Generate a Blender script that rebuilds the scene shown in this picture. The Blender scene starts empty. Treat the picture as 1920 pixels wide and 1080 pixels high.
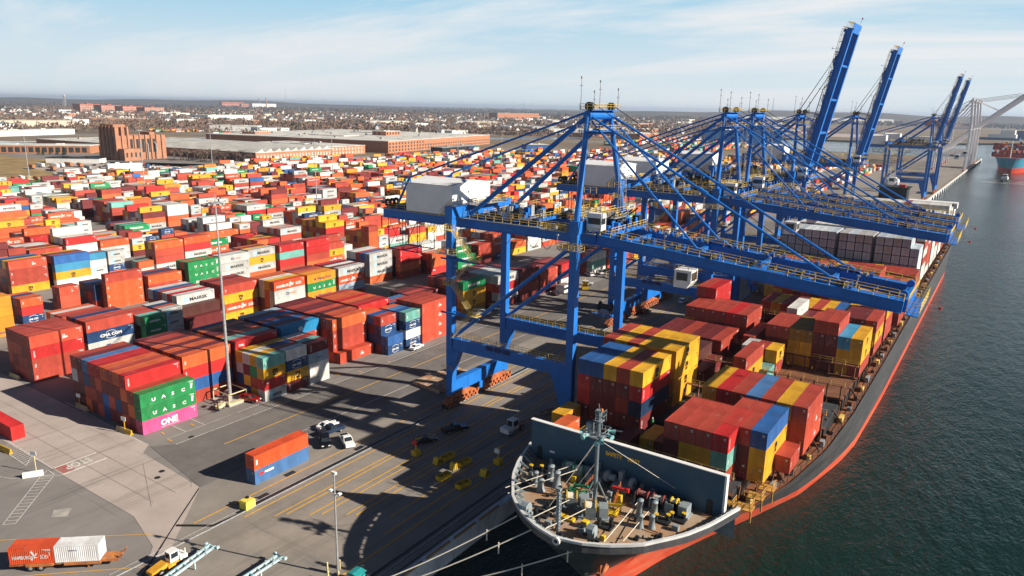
import bpy, bmesh, math, random
import numpy as np
from mathutils import Vector, Matrix
random.seed(7)
S = bpy.context.scene
COL = S.collection
rad = math.radians

# ------------------------------------------------------------ camera, sky, sun, exposure
F, PITCH, ROLL, YAW, CH = 1378.0, 0.241847, 0.02038, 0.592119, 66.85
cam = bpy.data.cameras.new('camera'); camo = bpy.data.objects.new('camera', cam); COL.objects.link(camo)
fw = Vector((-math.sin(YAW)*math.cos(PITCH), math.cos(YAW)*math.cos(PITCH), -math.sin(PITCH)))
rt = Vector((math.cos(YAW), math.sin(YAW), 0)); up = rt.cross(fw)
r2 = math.cos(ROLL)*rt + math.sin(ROLL)*up; u2 = -math.sin(ROLL)*rt + math.cos(ROLL)*up
M = Matrix((r2, u2, -fw)).transposed().to_4x4(); M.translation = (0, 0, CH)
camo.matrix_world = M
cam.sensor_width = 36; cam.lens = F/1920*36; cam.clip_start = 1; cam.clip_end = 90000
S.camera = camo
SUN_AZ, SUN_EL = rad(17.5), rad(27.3)          # azimuth from +X towards +Y
sd = Vector((math.cos(SUN_AZ)*math.cos(SUN_EL), math.sin(SUN_AZ)*math.cos(SUN_EL), math.sin(SUN_EL)))
W = bpy.data.worlds.new('World'); S.world = W; W.use_nodes = True
nt = W.node_tree; bg = nt.nodes['Background']
sky = nt.nodes.new('ShaderNodeTexSky'); sky.sky_type = 'NISHITA'; sky.sun_disc = False
sky.sun_elevation = SUN_EL; sky.sun_rotation = rad(90) - SUN_AZ; sky.altitude = 60
sky.air_density = 0.30; sky.dust_density = 0.3; sky.ozone_density = 2.0
def N(t, kind, **kw):
    n = t.nodes.new(kind)
    for k, v in kw.items(): setattr(n, k, v)
    return n
# thin streaky cirrus over the sky
tc = N(nt, 'ShaderNodeTexCoord'); sep = N(nt, 'ShaderNodeSeparateXYZ'); nt.links.new(tc.outputs['Generated'], sep.inputs[0])
dv = N(nt, 'ShaderNodeMath', operation='MAXIMUM'); nt.links.new(sep.outputs['Z'], dv.inputs[0]); dv.inputs[1].default_value = 0.02
ad = N(nt, 'ShaderNodeMath', operation='ADD'); nt.links.new(dv.outputs[0], ad.inputs[0]); ad.inputs[1].default_value = 0.12
dvx = N(nt, 'ShaderNodeMath', operation='DIVIDE'); nt.links.new(sep.outputs['X'], dvx.inputs[0]); nt.links.new(ad.outputs[0], dvx.inputs[1])
dvy = N(nt, 'ShaderNodeMath', operation='DIVIDE'); nt.links.new(sep.outputs['Y'], dvy.inputs[0]); nt.links.new(ad.outputs[0], dvy.inputs[1])
cmb = N(nt, 'ShaderNodeCombineXYZ'); nt.links.new(dvx.outputs[0], cmb.inputs[0]); nt.links.new(dvy.outputs[0], cmb.inputs[1])
mp = N(nt, 'ShaderNodeMapping'); nt.links.new(cmb.outputs[0], mp.inputs[0]); mp.inputs['Rotation'].default_value = (0, 0, rad(-52)); mp.inputs['Scale'].default_value = (0.34, 1.15, 1)
no = N(nt, 'ShaderNodeTexNoise'); nt.links.new(mp.outputs[0], no.inputs['Vector']); no.inputs['Scale'].default_value = 0.62; no.inputs['Detail'].default_value = 9; no.inputs['Roughness'].default_value = 0.62; no.inputs['Distortion'].default_value = 0.5
cr = N(nt, 'ShaderNodeValToRGB'); nt.links.new(no.outputs['Fac'], cr.inputs[0])
cr.color_ramp.elements[0].position = 0.44; cr.color_ramp.elements[0].color = (0, 0, 0, 1)
cr.color_ramp.elements[1].position = 0.60; cr.color_ramp.elements[1].color = (1, 1, 1, 1)
# pale bright band of thin cloud and haze low in the sky, over the deeper blue above
el = N(nt, 'ShaderNodeMapRange', interpolation_type='SMOOTHSTEP'); nt.links.new(sep.outputs['Z'], el.inputs['Value']); el.inputs['From Min'].default_value = 0.15; el.inputs['From Max'].default_value = 0.27; el.inputs['To Min'].default_value = 1; el.inputs['To Max'].default_value = 0
e2 = N(nt, 'ShaderNodeMapRange', interpolation_type='SMOOTHSTEP'); nt.links.new(sep.outputs['Z'], e2.inputs['Value']); e2.inputs['From Min'].default_value = 0.02; e2.inputs['From Max'].default_value = 0.17
def rgbmix(fac, a, b):
    m = N(nt, 'ShaderNodeMix', data_type='RGBA')
    for key, v in (('Factor', fac), ('A', a), ('B', b)):
        if isinstance(v, tuple): m.inputs[key].default_value = (*v, 1)
        else: nt.links.new(v, m.inputs[key])
    return m.outputs['Result']
low = rgbmix(e2.outputs[0], (7.8, 8.9, 9.5), (3.5, 6.9, 9.2))
lowc = rgbmix(cr.outputs[0], low, (9.0, 9.4, 9.7))
nt.links.new(rgbmix(el.outputs[0], sky.outputs[0], lowc), bg.inputs['Color'])
bg.inputs['Strength'].default_value = 0.05
sl = bpy.data.lights.new('sun', 'SUN'); sl.energy = 5.0; sl.angle = rad(0.5); sl.color = (1.0, 0.90, 0.76)
so = bpy.data.objects.new('sun', sl); COL.objects.link(so); so.rotation_euler = (-sd).to_track_quat('-Z', 'Y').to_euler(); so.location = (0, 0, 110)
S.view_settings.view_transform = 'Standard'; S.view_settings.look = 'None'; S.view_settings.exposure = 0.86; S.view_settings.gamma = 1
S.cycles.max_bounces = 5; S.cycles.diffuse_bounces = 2; S.cycles.glossy_bounces = 2; S.cycles.volume_bounces = 0
S.cycles.use_denoising = True

# ------------------------------------------------------------ helpers
class MB:
    def __init__(s): s.v = []; s.f = []; s.m = []; s.mi = 0
    def add(s, vs, fs):
        b = len(s.v); s.v += [tuple(p) for p in vs]; s.f += [tuple(i+b for i in f) for f in fs]; s.m += [s.mi]*len(fs); return s
    def box(s, lo, hi):
        (a, b, c), (d, e, f) = lo, hi
        return s.add([(a,b,c),(d,b,c),(d,e,c),(a,e,c),(a,b,f),(d,b,f),(d,e,f),(a,e,f)],
                     [(0,3,2,1),(4,5,6,7),(0,1,5,4),(1,2,6,5),(2,3,7,6),(3,0,4,7)])
    def cbox(s, c, d): return s.box([c[i]-d[i]/2 for i in range(3)], [c[i]+d[i]/2 for i in range(3)])
    def beam(s, p, q, w, h, w2=None, h2=None):
        p, q = Vector(p), Vector(q); d = (q-p).normalized(); z = Vector((0,0,1)) if abs(d.z) < .95 else Vector((0,1,0))
        x = d.cross(z).normalized(); y = x.cross(d); w2 = w if w2 is None else w2; h2 = h if h2 is None else h2; vs = []
        for o, ww, hh in ((p, w, h), (q, w2, h2)):
            vs += [o-x*ww/2-y*hh/2, o+x*ww/2-y*hh/2, o+x*ww/2+y*hh/2, o-x*ww/2+y*hh/2]
        return s.add(vs, [(0,3,2,1),(4,5,6,7),(0,1,5,4),(1,2,6,5),(2,3,7,6),(3,0,4,7)])
    def tube(s, p, q, r, r1=None, n=8):
        p, q = Vector(p), Vector(q); d = (q-p).normalized(); z = Vector((0,0,1)) if abs(d.z) < .95 else Vector((0,1,0))
        x = d.cross(z).normalized(); y = x.cross(d); r1 = r if r1 is None else r1; vs = []
        for o, rr in ((p, r), (q, r1)):
            for k in range(n):
                a = 2*math.pi*k/n; vs.append(o+x*math.cos(a)*rr+y*math.sin(a)*rr)
        return s.add(vs, [(k, (k+1)%n, n+(k+1)%n, n+k) for k in range(n)] + [tuple(range(n-1,-1,-1)), tuple(range(n, 2*n))])
    def path(s, pts, r, n=5):
        for a, b in zip(pts, pts[1:]): s.tube(a, b, r, n=n)
        return s
    def prism(s, pts, a, b, axis=1):      # 2-D outline extruded along an axis
        n = len(pts); vs = []
        for t in (a, b):
            for (u, w) in pts: vs.append((u, t, w) if axis == 1 else ((t, u, w) if axis == 0 else (u, w, t)))
        return s.add(vs, [(k, (k+1)%n, n+(k+1)%n, n+k) for k in range(n)] + [tuple(range(n-1,-1,-1)), tuple(range(n, 2*n))])
    def lathe(s, prof, c, axis=2, n=14):
        vs = []; m = len(prof)
        for k in range(n):
            a = 2*math.pi*k/n; ca, sa = math.cos(a), math.sin(a)
            for r, h in prof:
                p = (r*ca, r*sa, h) if axis == 2 else ((h, r*ca, r*sa) if axis == 0 else (r*ca, h, r*sa))
                vs.append((c[0]+p[0], c[1]+p[1], c[2]+p[2]))
        return s.add(vs, [(k*m+j, k*m+j+1, ((k+1)%n)*m+j+1, ((k+1)%n)*m+j) for k in range(n) for j in range(m-1)])
    def rail(s, pts, h=1.1, step=2.2, r=.05):
        for a, b in zip(pts, pts[1:]):
            a, b = Vector(a), Vector(b); L = (b-a).length; k = max(1, int(round(L/step)))
            for i in range(k+1):
                p = a.lerp(b, i/k); s.tube(p, p+Vector((0,0,h)), r, n=4)
            for hh in (h, h*.55): s.tube(a+Vector((0,0,hh)), b+Vector((0,0,hh)), r*.9, n=4)
        return s
    def mesh(s, name, mats, smooth=False):
        me = bpy.data.meshes.new(name); me.from_pydata(s.v, [], s.f)
        for m in (mats if isinstance(mats, (list, tuple)) else [mats]): me.materials.append(m)
        if any(s.m): me.polygons.foreach_set('material_index', s.m)
        if smooth: me.polygons.foreach_set('use_smooth', [True]*len(s.f))
        me.update(); return me
    def build(s, name, mats, parent=None, loc=(0,0,0), rotz=0, smooth=False, **props):
        return obj(name, s.mesh(name, mats, smooth), parent, loc, rotz, **props)
def obj(name, me, parent=None, loc=(0,0,0), rotz=0, **props):
    o = bpy.data.objects.new(name, me); COL.objects.link(o); o.location = loc; o.rotation_euler = (0, 0, rotz)
    if parent: o.parent = parent
    tag(o, **props); return o
def tag(o, label=None, cat=None, group=None, kind=None):
    if label: o['label'] = label
    if cat: o['category'] = cat
    if group: o['group'] = group
    if kind: o['kind'] = kind
    return o
def thing(name, label, cat, loc=(0,0,0), rotz=0, group=None):
    return obj(name, None, None, loc, rotz, label=label, cat=cat, group=group)
def dup(o, parent=None, loc=None, rotz=None, label=None, group=None, color=None):
    c = o.copy(); COL.objects.link(c)
    if parent is not None: c.parent = parent
    if loc is not None: c.location = loc
    if rotz is not None: c.rotation_euler = (0, 0, rotz)
    if label: c['label'] = label
    if group: c['group'] = group
    if color: c.color = color
    for ch in list(o.children):
        dup(ch, c, color=color if color and ch.get('paint') else None)
    return c
def lin(h):
    h = h.lstrip('#'); c = [int(h[i:i+2], 16)/255 for i in (0, 2, 4)]
    return tuple(x/12.92 if x <= .04045 else ((x+.055)/1.055)**2.4 for x in c)

# ------------------------------------------------------------ materials
def mat(name, col, rough=.6, metal=0, noise=.25, scale=1.0, bump=0, spec=.3, col2=None, thr=(.35, .65), src=None, coord='Object', stretch=(1,1,1), detail=5):
    m = bpy.data.materials.new(name); m.use_nodes = True; t = m.node_tree; b = t.nodes['Principled BSDF']
    b.inputs['Roughness'].default_value = rough; b.inputs['Metallic'].default_value = metal; b.inputs['Specular IOR Level'].default_value = spec
    tcn = N(t, 'ShaderNodeTexCoord'); mpn = N(t, 'ShaderNodeMapping'); mpn.inputs['Scale'].default_value = stretch
    t.links.new(tcn.outputs[coord] if coord != 'World' else N(t, 'ShaderNodeNewGeometry').outputs['Position'], mpn.inputs[0])
    nz = N(t, 'ShaderNodeTexNoise'); nz.inputs['Scale'].default_value = scale; nz.inputs['Detail'].default_value = detail; nz.inputs['Roughness'].default_value = .65
    t.links.new(mpn.outputs[0], nz.inputs['Vector'])
    rp = N(t, 'ShaderNodeMapRange'); rp.inputs['From Min'].default_value = thr[0]; rp.inputs['From Max'].default_value = thr[1]
    t.links.new(nz.outputs['Fac'], rp.inputs['Value'])
    mx = N(t, 'ShaderNodeMix', data_type='RGBA'); t.links.new(rp.outputs[0], mx.inputs['Factor'])
    c2 = col2 or tuple(x*(1-noise) for x in col)
    if src is None: mx.inputs['A'].default_value = (*col, 1); mx.inputs['B'].default_value = (*c2, 1)
    else:
        if src == 'object': o = N(t, 'ShaderNodeObjectInfo').outputs['Color']
        else: o = N(t, 'ShaderNodeAttribute', attribute_name='Col').outputs['Color']
        ml = N(t, 'ShaderNodeMix', data_type='RGBA', blend_type='MULTIPLY'); ml.inputs['Factor'].default_value = 1
        t.links.new(o, ml.inputs['A']); ml.inputs['B'].default_value = (1-noise, 1-noise*1.15, 1-noise*1.25, 1)
        t.links.new(o, mx.inputs['A']); t.links.new(ml.outputs['Result'], mx.inputs['B'])
    t.links.new(mx.outputs['Result'], b.inputs['Base Color'])
    if bump:
        bp = N(t, 'ShaderNodeBump'); bp.inputs['Strength'].default_value = bump; bp.inputs['Distance'].default_value = .1
        t.links.new(nz.outputs['Fac'], bp.inputs['Height']); t.links.new(bp.outputs[0], b.inputs['Normal'])
    m['bsdf'] = b.name; return m
def layered(m, col, scale, thr, amount=1.0, stretch=(1,1,1), coord='World'):
    "adds another patchy colour over what feeds the base colour"
    t = m.node_tree; b = t.nodes['Principled BSDF']; old = b.inputs['Base Color'].links[0].from_socket
    mpn = N(t, 'ShaderNodeMapping'); mpn.inputs['Scale'].default_value = stretch
    t.links.new(N(t, 'ShaderNodeNewGeometry').outputs['Position'] if coord == 'World' else N(t, 'ShaderNodeTexCoord').outputs[coord], mpn.inputs[0])
    nz = N(t, 'ShaderNodeTexNoise'); nz.inputs['Scale'].default_value = scale; nz.inputs['Detail'].default_value = 6; nz.inputs['Roughness'].default_value = .7
    t.links.new(mpn.outputs[0], nz.inputs['Vector'])
    rp = N(t, 'ShaderNodeMapRange'); rp.inputs['From Min'].default_value = thr[0]; rp.inputs['From Max'].default_value = thr[1]; rp.inputs['To Max'].default_value = amount
    t.links.new(nz.outputs['Fac'], rp.inputs['Value'])
    mx = N(t, 'ShaderNodeMix', data_type='RGBA'); t.links.new(rp.outputs[0], mx.inputs['Factor'])
    t.links.new(old, mx.inputs['A']); mx.inputs['B'].default_value = (*col, 1); t.links.new(mx.outputs['Result'], b.inputs['Base Color']); return m

PAINT = mat('container_paint', (.3,.3,.3), .5, noise=.32, scale=.55, src='object', spec=.35, stretch=(1,1,.35), thr=(.42,.72))
layered(PAINT, (.10,.045,.025), 1.3, (.64,.80), .75, (1,1,.4)); layered(PAINT, (.5,.36,.30), .45, (.60,.78), .35, (1,.6,.5))
PAINTS = mat('container_paint_far', (.3,.3,.3), .5, noise=.3, scale=.12, src='attr', spec=.35, coord='World', thr=(.42,.72))
LET = {k: mat('lettering_'+k, v, .55, noise=.15, scale=3) for k, v in dict(black=(.015,.015,.018), white=(.72,.72,.70), navy=(.015,.03,.14), sky=(.28,.62,.80), orange=(.75,.2,.03), red=(.55,.03,.02), yellow=(.90,.52,.03)).items()}
STEEL = mat('galvanised_steel', (.42,.43,.44), .45, .3, .3, 2)
BLUE = mat('crane_blue_paint', (.014,.155,.54), .42, 0, .22, .35, spec=.3, thr=(.4,.75)); layered(BLUE, (.025,.06,.20), .9, (.60,.8), .55, (1,1,.3)); layered(BLUE, (.12,.06,.04), 1.7, (.70,.78), .6, (1,1,.35))
RAILY = mat('safety_yellow_paint', (.74,.52,.13), .5, 0, .3, 1)
YEL = mat('bright_yellow_paint', (.72,.47,.02), .5, 0, .3, 1.5)
BOGIE = mat('bogie_orange_paint', (.56,.17,.06), .55, 0, .5, .8, col2=(.14,.05,.03))
HOUSEW = mat('machine_house_white', (.78,.79,.80), .5, 0, .12, .3)
DARK = mat('dark_machinery', (.025,.028,.032), .5, .2, .3, 2)
GREYM = mat('grey_marine_paint', (.26,.31,.34), .5, 0, .3, .8); layered(GREYM, (.2,.09,.04), 1.5, (.66,.8), .6)
JOINT = mat('joint_filler', (.24,.215,.20), .9, 0, .3, 2)
GLASS = mat('dark_glass', (.02,.028,.035), .08, 0, .1, 1, spec=.7)
RUBBER = mat('rubber', (.018,.018,.018), .8, 0, .2, 3)
CONC = mat('concrete', (.42,.40,.37), .85, 0, .3, .6); layered(CONC, (.2,.18,.16), 2.5, (.55,.75), .7)
RUST = mat('rusty_steel', (.30,.13,.06), .8, 0, .4, .7, col2=(.50,.40,.30)); layered(RUST, (.10,.04,.02), 1.8, (.55,.75), .8)
ROPE = mat('mooring_rope', (.68,.64,.55), .9, 0, .2, 4)
WHITEP = mat('white_paint', (.78,.78,.76), .5, 0, .15, 1)
GREENP = mat('winch_green_paint', (.03,.26,.13), .5, 0, .3, 1.5)
REDP = mat('signal_red_paint', (.5,.02,.02), .5, 0, .2, 1.5)
# ------------------------------------------------------------ ground, roads, water
def sheet(name, pts, z, m, kind='structure', **kw):
    me = bpy.data.meshes.new(name); me.from_pydata([(x, y, z) for x, y in pts], [], [tuple(range(len(pts)))]); me.materials.append(m)
    me.update(); 
    if me.polygons[0].normal.z < 0: me.flip_normals()
    return obj(name, me, kind=kind, **kw)
def rect(a, b, c, d): return [(a, b), (c, b), (c, d), (a, d)]
LAND = mat('dry_land', (.22,.165,.10), .95, noise=.45, scale=.012, coord='World', col2=(.12,.09,.065), detail=9)
layered(LAND, (.21,.20,.19), .006, (.54,.60), .8); layered(LAND, (.09,.07,.05), .0028, (.55,.65), .8)
ASPH = mat('yard_asphalt', (.225,.208,.20), .9, noise=.22, scale=.09, coord='World', detail=10, thr=(.3,.7), bump=.05)
layered(ASPH, (.31,.285,.27), .03, (.5,.75), .75, (1,.5,1)); layered(ASPH, (.12,.112,.108), .35, (.62,.85), .7, (.5,1.6,1))
APR = mat('apron_asphalt', (.262,.236,.212), .9, noise=.25, scale=.12, coord='World', detail=10, bump=.05)
layered(APR, (.135,.112,.09), .22, (.58,.82), .7, (1.6,.22,1)); layered(APR, (.35,.295,.24), .05, (.52,.72), .6)
ROADC = mat('concrete_road_surface', (.42,.36,.33), .9, noise=.16, scale=.15, coord='World', detail=10)
layered(ROADC, (.27,.23,.21), .3, (.60,.85), .6, (.25,1.8,1)); layered(ROADC, (.48,.42,.39), .05, (.5,.7), .6)
PATCH = mat('dark_asphalt_patch', (.165,.152,.147), .9, noise=.25, scale=.2, coord='World', detail=9); layered(PATCH, (.24,.22,.21), .06, (.5,.75), .6)
LINEY = mat('line_paint_yellow', (.66,.35,.03), .8, noise=.4, scale=1.4, coord='World', col2=(.30,.21,.12), thr=(.50,.72))
LINEW = mat('line_paint_white', (.62,.60,.57), .8, noise=.3, scale=1.4, coord='World', col2=(.34,.31,.29), thr=(.48,.7))
LINER = mat('line_paint_red', (.36,.10,.09), .85, noise=.35, scale=1.2, coord='World', col2=(.3,.2,.18), thr=(.45,.65))
sheet('ground', [(-64.6,-400),(-64.6,430),(-55.1,660),(-47.1,1420),(-300,1440),(-700,1700),(-700,2050),(-200,2060),(20,2400),(600,2700),(40000,3800),(40000,40000),(-40000,40000),(-40000,-400)], 0, LAND)
sheet('yard_pavement', [(-64.8,-100),(-64.8,50),(-110.9,100),(-110.9,1000),(-330,1150),(-700,1080),(-720,560),(-630,440),(-632,230),(-640,-100)], .02, ASPH)
sheet('quay_apron', [(-111,67.3),(-103.8,57.9),(-92,43.5),(-68,14),(-64.7,10),(-64.7,430),(-55.3,660),(-47.3,1410),(-135,1410),(-135,900),(-111,430)], .04, APR)
sheet('concrete_road', [(-330,55.5),(-111.5,55.5),(-101,52.6),(-98.2,50.2),(-96.5,52.0),(-111.2,67.4),(-132,68.8),(-134.5,71.5),(-330,72.4)], .06, ROADC)
sheet('asphalt_lane', [(-133.6,71.2),(-111.5,67.6),(-111.5,470),(-130.5,470),(-130.5,74.6)], .06, PATCH)
sheet('repair_patch', [(-124,48.8),(-122.3,50.9),(-120.2,49.2),(-122,47.5)], .06, CONC)
sheet('access_road', [(-640,470),(-600,520),(-700,660),(-760,640),(-1000,420),(-1000,380),(-820,400)], .05, ASPH)
sheet('parking_lot', [(-690,330),(-720,480),(-830,420),(-800,330)], .05, ROADC)
for m9 in (ASPH, PATCH, APR, ROADC):
    layered(m9, (.07,.065,.06), .9, (.64,.74), .7); layered(m9, (.085,.08,.075), .16, (.55,.72), .65, (2.6,.07,1)); layered(m9, (.09,.08,.075), .13, (.6,.72), .5, (.12,2.2,1))
WATER = bpy.data.materials.new('harbour_water'); WATER.use_nodes = True
t = WATER.node_tree; b = t.nodes['Principled BSDF']; b.inputs['Roughness'].default_value = .10; b.inputs['IOR'].default_value = 1.33
b.inputs['Specular IOR Level'].default_value = .36
g = N(t, 'ShaderNodeNewGeometry'); hs = []
for sc, stv, dt in ((.36, (1, .42, 1), 6), (1.3, (1, .6, 1), 4), (.016, (1, .5, 1), 4)):
    mpn = N(t, 'ShaderNodeMapping'); mpn.inputs['Scale'].default_value = stv; mpn.inputs['Rotation'].default_value = (0, 0, rad(25)); t.links.new(g.outputs['Position'], mpn.inputs[0])
    nz = N(t, 'ShaderNodeTexNoise'); nz.inputs['Scale'].default_value = sc; nz.inputs['Detail'].default_value = dt; nz.inputs['Roughness'].default_value = .6; t.links.new(mpn.outputs[0], nz.inputs['Vector']); hs.append(nz)
a1 = N(t, 'ShaderNodeMath', operation='MULTIPLY_ADD'); t.links.new(hs[1].outputs['Fac'], a1.inputs[0]); a1.inputs[1].default_value = .4; t.links.new(hs[0].outputs['Fac'], a1.inputs[2])
bp = N(t, 'ShaderNodeBump'); b.inputs['Specular Tint'].default_value = (.72,.93,.97,1); bp.inputs['Distance'].default_value = 1.1; t.links.new(a1.outputs[0], bp.inputs['Height']); t.links.new(bp.outputs[0], b.inputs['Normal'])
sr = N(t, 'ShaderNodeMapRange'); sr.inputs['From Min'].default_value = .35; sr.inputs['From Max'].default_value = .65; sr.inputs['To Min'].default_value = .34; sr.inputs['To Max'].default_value = .66; t.links.new(hs[2].outputs['Fac'], sr.inputs['Value']); t.links.new(sr.outputs[0], bp.inputs['Strength'])
mx = N(t, 'ShaderNodeMix', data_type='RGBA'); mx.inputs['A'].default_value = (.003,.015,.010,1); mx.inputs['B'].default_value = (.005,.022,.019,1); t.links.new(hs[2].outputs['Fac'], mx.inputs['Factor']); t.links.new(mx.outputs['Result'], b.inputs['Base Color'])
sheet('water', rect(-41000, -600, 41000, 40500), -3, WATER)
RIV = mat('river_water', (.03,.06,.10), .15, noise=.2, scale=.02, coord='World', spec=.5)
sheet('river', [(-1400,430),(-1240,480),(-1225,800),(-1000,1120),(-860,1330),(-790,1480),(-850,1520),(-920,1400),(-1060,1180),(-1262,820),(-1275,520),(-1420,470)], .1, RIV)
# painted lines
def strip(mb, p, q, w, z=.08):
    p, q = Vector((*p, z)), Vector((*q, z)); d = (q-p).normalized(); n = Vector((-d.y, d.x, 0))*w/2
    mb.add([p-n, q-n, q+n, p+n], [(0,1,2,3)])
ly = MB()
for x, a, bb in ((-96.8,66,300),(-93.0,69,420),(-91.9,70.6,420),(-88.6,72.6,420),(-87.2,74,420),(-83.8,76.4,420),(-82.4,77.2,420),(-77.4,80,420),(-74.6,76,420),(-101.8,60,420),(-72.2,60,420)): strip(ly, (x,a),(x,bb), .27)
strip(ly, (-122.8,80.4),(-122.3,420), .25); strip(ly, (-104,54.6),(-140,24), .16); strip(ly, (-97,49.1),(-132,16), .16)
for x, y in ((-137,76),(-136,82),(-133,75),(-134,121),(-131.5,100.5),(-131.6,112),(-131,126),(-130.6,136),(-131,146),(-187,69.8)): strip(ly, (x-.6,y),(x+.6,y), .4)
ly.build('yellow_road_markings', LINEY, kind='structure')
lw = MB()
strip(lw, (-136.4,71.2),(-170,72.3), .18); strip(lw, (-130.3,74.6),(-129.6,200), .16); strip(lw, (-115.1,90),(-114.6,420), .16)
strip(lw, (-139.1,55.9),(-139.2,63.6), .4); strip(lw, (-135.3,55.6),(-135.4,63.6), .5)
strip(lw, (-139.1,55.6),(-158,55.9), .18); strip(lw, (-144.2,53.3),(-157.5,53.6), .15); strip(lw, (-144.2,53.3),(-147.6,55.7), .15)
for k in range(14): strip(lw, (-145.5-k*.85,55.6),(-145-k*.85,53.5), .12)
for a, bb in (((-136.5,54.7),(-124.6,43.3)),((-137.9,53.0),(-125.9,42.0))): strip(lw, a, bb, .14)
for k in range(16): f = k/15; strip(lw, (-136.5+11.9*f,54.7-11.4*f),(-137.9+12*f,53.0-11*f), .12)
strip(lw, (-136.5,54.7),(-139.2,54.8), .14); strip(lw, (-139.2,54.8),(-137.9,53.0), .14)
strip(lw, (-135.2,55.4),(-141,49.5), .12); strip(lw, (-141,49.5),(-152,45.5), .12)
for y in (79.2, 83.5): strip(lw, (-139.8,y),(-134,y), .15)
strip(lw, (-134,91.5),(-134,101.5), .15); strip(lw, (-140.5,97.4),(-134,97.4), .15); strip(lw, (-134.0,75.0),(-134.0,90), .1)
lw.build('white_road_markings', LINEW, kind='structure')
lr = MB(); lr.add([(-138.9,55.9,.07),(-138.9,58,.07),(-135.6,58,.07),(-135.6,55.9,.07)], [(0,3,2,1)]); lr.build('red_road_markings', LINER, kind='structure')
def text_mesh(body, size, bold=.0, ax='LEFT', sx=1.0, extr=0):
    cu = bpy.data.curves.new('t', 'FONT'); cu.body = body; cu.size = size; cu.offset = bold*size; cu.align_x = ax; cu.resolution_u = 2; cu.extrude = extr
    o = bpy.data.objects.new('t', cu); COL.objects.link(o); dg = bpy.context.evaluated_depsgraph_get(); me = bpy.data.meshes.new_from_object(o.evaluated_get(dg))
    vs = [(v.co.x*sx, v.co.y, v.co.z) for v in me.vertices]; fs = [tuple(p.vertices) for p in me.polygons]
    bpy.data.objects.remove(o); bpy.data.curves.remove(cu); bpy.data.meshes.remove(me); return vs, fs
def put_text(mb, body, size, org, right, upv, **kw):
    vs, fs = text_mesh(body, size, **kw); o, r, u = Vector(org), Vector(right), Vector(upv)
    w = r.cross(u); mb.add([o + r*x + u*y + w*z for x, y, z in vs], fs); return mb
mb = MB(); put_text(mb, 'STOP', 3.1, (-138.5, 61.7, .09), (0,-1,0), (1,0,0), bold=.02, sx=.62); mb.build('stop_road_markings', LINEW, kind='structure')
jm = MB()
for k in range(9): strip(jm, (-118-k*22,56.2),(-118-k*22,68.4), .07, .085)
for yy in (59.8,63.9): strip(jm, (-113,yy),(-325,yy+.6), .07, .085)
for a9, b9 in (((-128,66.5),(-112,58.8)),((-112.5,66.5),(-131,78))): strip(jm, a9, b9, .06, .085)
jm.build('pavement_joints_ground', JOINT, kind='structure')
# drains, rails
dm = MB()
for off in (0, .55):
    strip(dm, (-111.3+off*.7,67.3-off*.75),(-103.8+off*.7,57.9-off*.75), .16, .09); strip(dm, (-103.8+off*.7,57.9-off*.75),(-92,44-off), .16, .09)
strip(dm, (-103.5,58.0),(-98.7,61.4), .6, .09); strip(dm, (-98.7,61.4),(-98.3,66), .5, .09); strip(dm, (-98.75,66),(-98.75,425), .9, .09)
for a, bb in ((-102.6,79),(-99.9,71),(-100,94)): 
    strip(dm, (a,bb),(a,bb+2.2), 1.1, .085)
for x, y in ((-122.2,66.8),(-120.6,65.0),(-131,78.5)): dm.add([(x+.55*math.cos(k*math.pi/6), y+.55*math.sin(k*math.pi/6), .085) for k in range(12)], [tuple(range(12))])
strip(dm, (-68.6,40),(-68.6,430), .5, .09); strip(dm, (-66.2,40),(-66.2,430), .25, .09)
dm.build('drain_covers_ground', DARK, kind='structure')
rm = MB()
for x in (-98.2,-67.7): rm.box((x-.07,45,.05),(x+.07,425,.17))
for x in (-99.35,-98.1,-69.1,-67.1): rm.box((x-.04,45,.05),(x+.04,425,.11))
rm.build('crane_rails_track', STEEL, kind='structure')
# quay wall with cap, fenders
q = MB(); Q = [(-64.6,-60),(-64.6,430),(-55.1,660),(-47.1,1420)]
QW = mat('quay_concrete', (.66,.70,.74), .8, noise=.35, scale=.25, coord='World', col2=(.42,.46,.50)); layered(QW, (.09,.085,.075), .9, (.6,.72), .8)
for (x0, y0), (x1, y1) in zip(Q, Q[1:]):
    q.add([(x0-.9,y0,.3),(x0+.25,y0,.3),(x0+.25,y0,-3.6),(x0-.9,y0,-3.6),(x1-.9,y1,.3),(x1+.25,y1,.3),(x1+.25,y1,-3.6),(x1-.9,y1,-3.6)],
          [(0,1,5,4),(1,2,6,5),(0,4,7,3),(0,3,2,1),(4,5,6,7)])
qw = q.build('quay_wall', QW); tag(qw, 'long pale concrete quay wall with stained face beside the ship', 'wall')
tk = MB()
for k in range(60):
    y = 48+k*6.6
    if k in (2, 7): continue
    tk.box((-64.75,y,.32),(-64.4,y+5.6,.58))
tk.build('timber_edge', mat('weathered_timber', (.42,.27,.12), .85, noise=.4, scale=.8), qw)
fb = MB(); fb.box((0,-1.1,-3.2),(.9,1.1,-.2)); fme = fb.mesh('fender', RUBBER)
for k in range(44):
    y = 480+k*21; x = (-64.6+(y-430)*9.5/230 if y < 660 else -55.1+(y-660)*8/760)+.25
    obj('fender', fme, qw, (x, y, 0))
tm = MB()
for y in range(455, 1410, 12): x = (-64.6+(y-430)*9.5/230 if y < 660 else -55.1+(y-660)*8/760); tm.box((x-1.3,y,.32),(x-.4,y+11,.7))
tm.build('quay_kerb', mat('buff_kerb_concrete', (.50,.38,.25), .85, noise=.3, scale=.3), qw)
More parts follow.
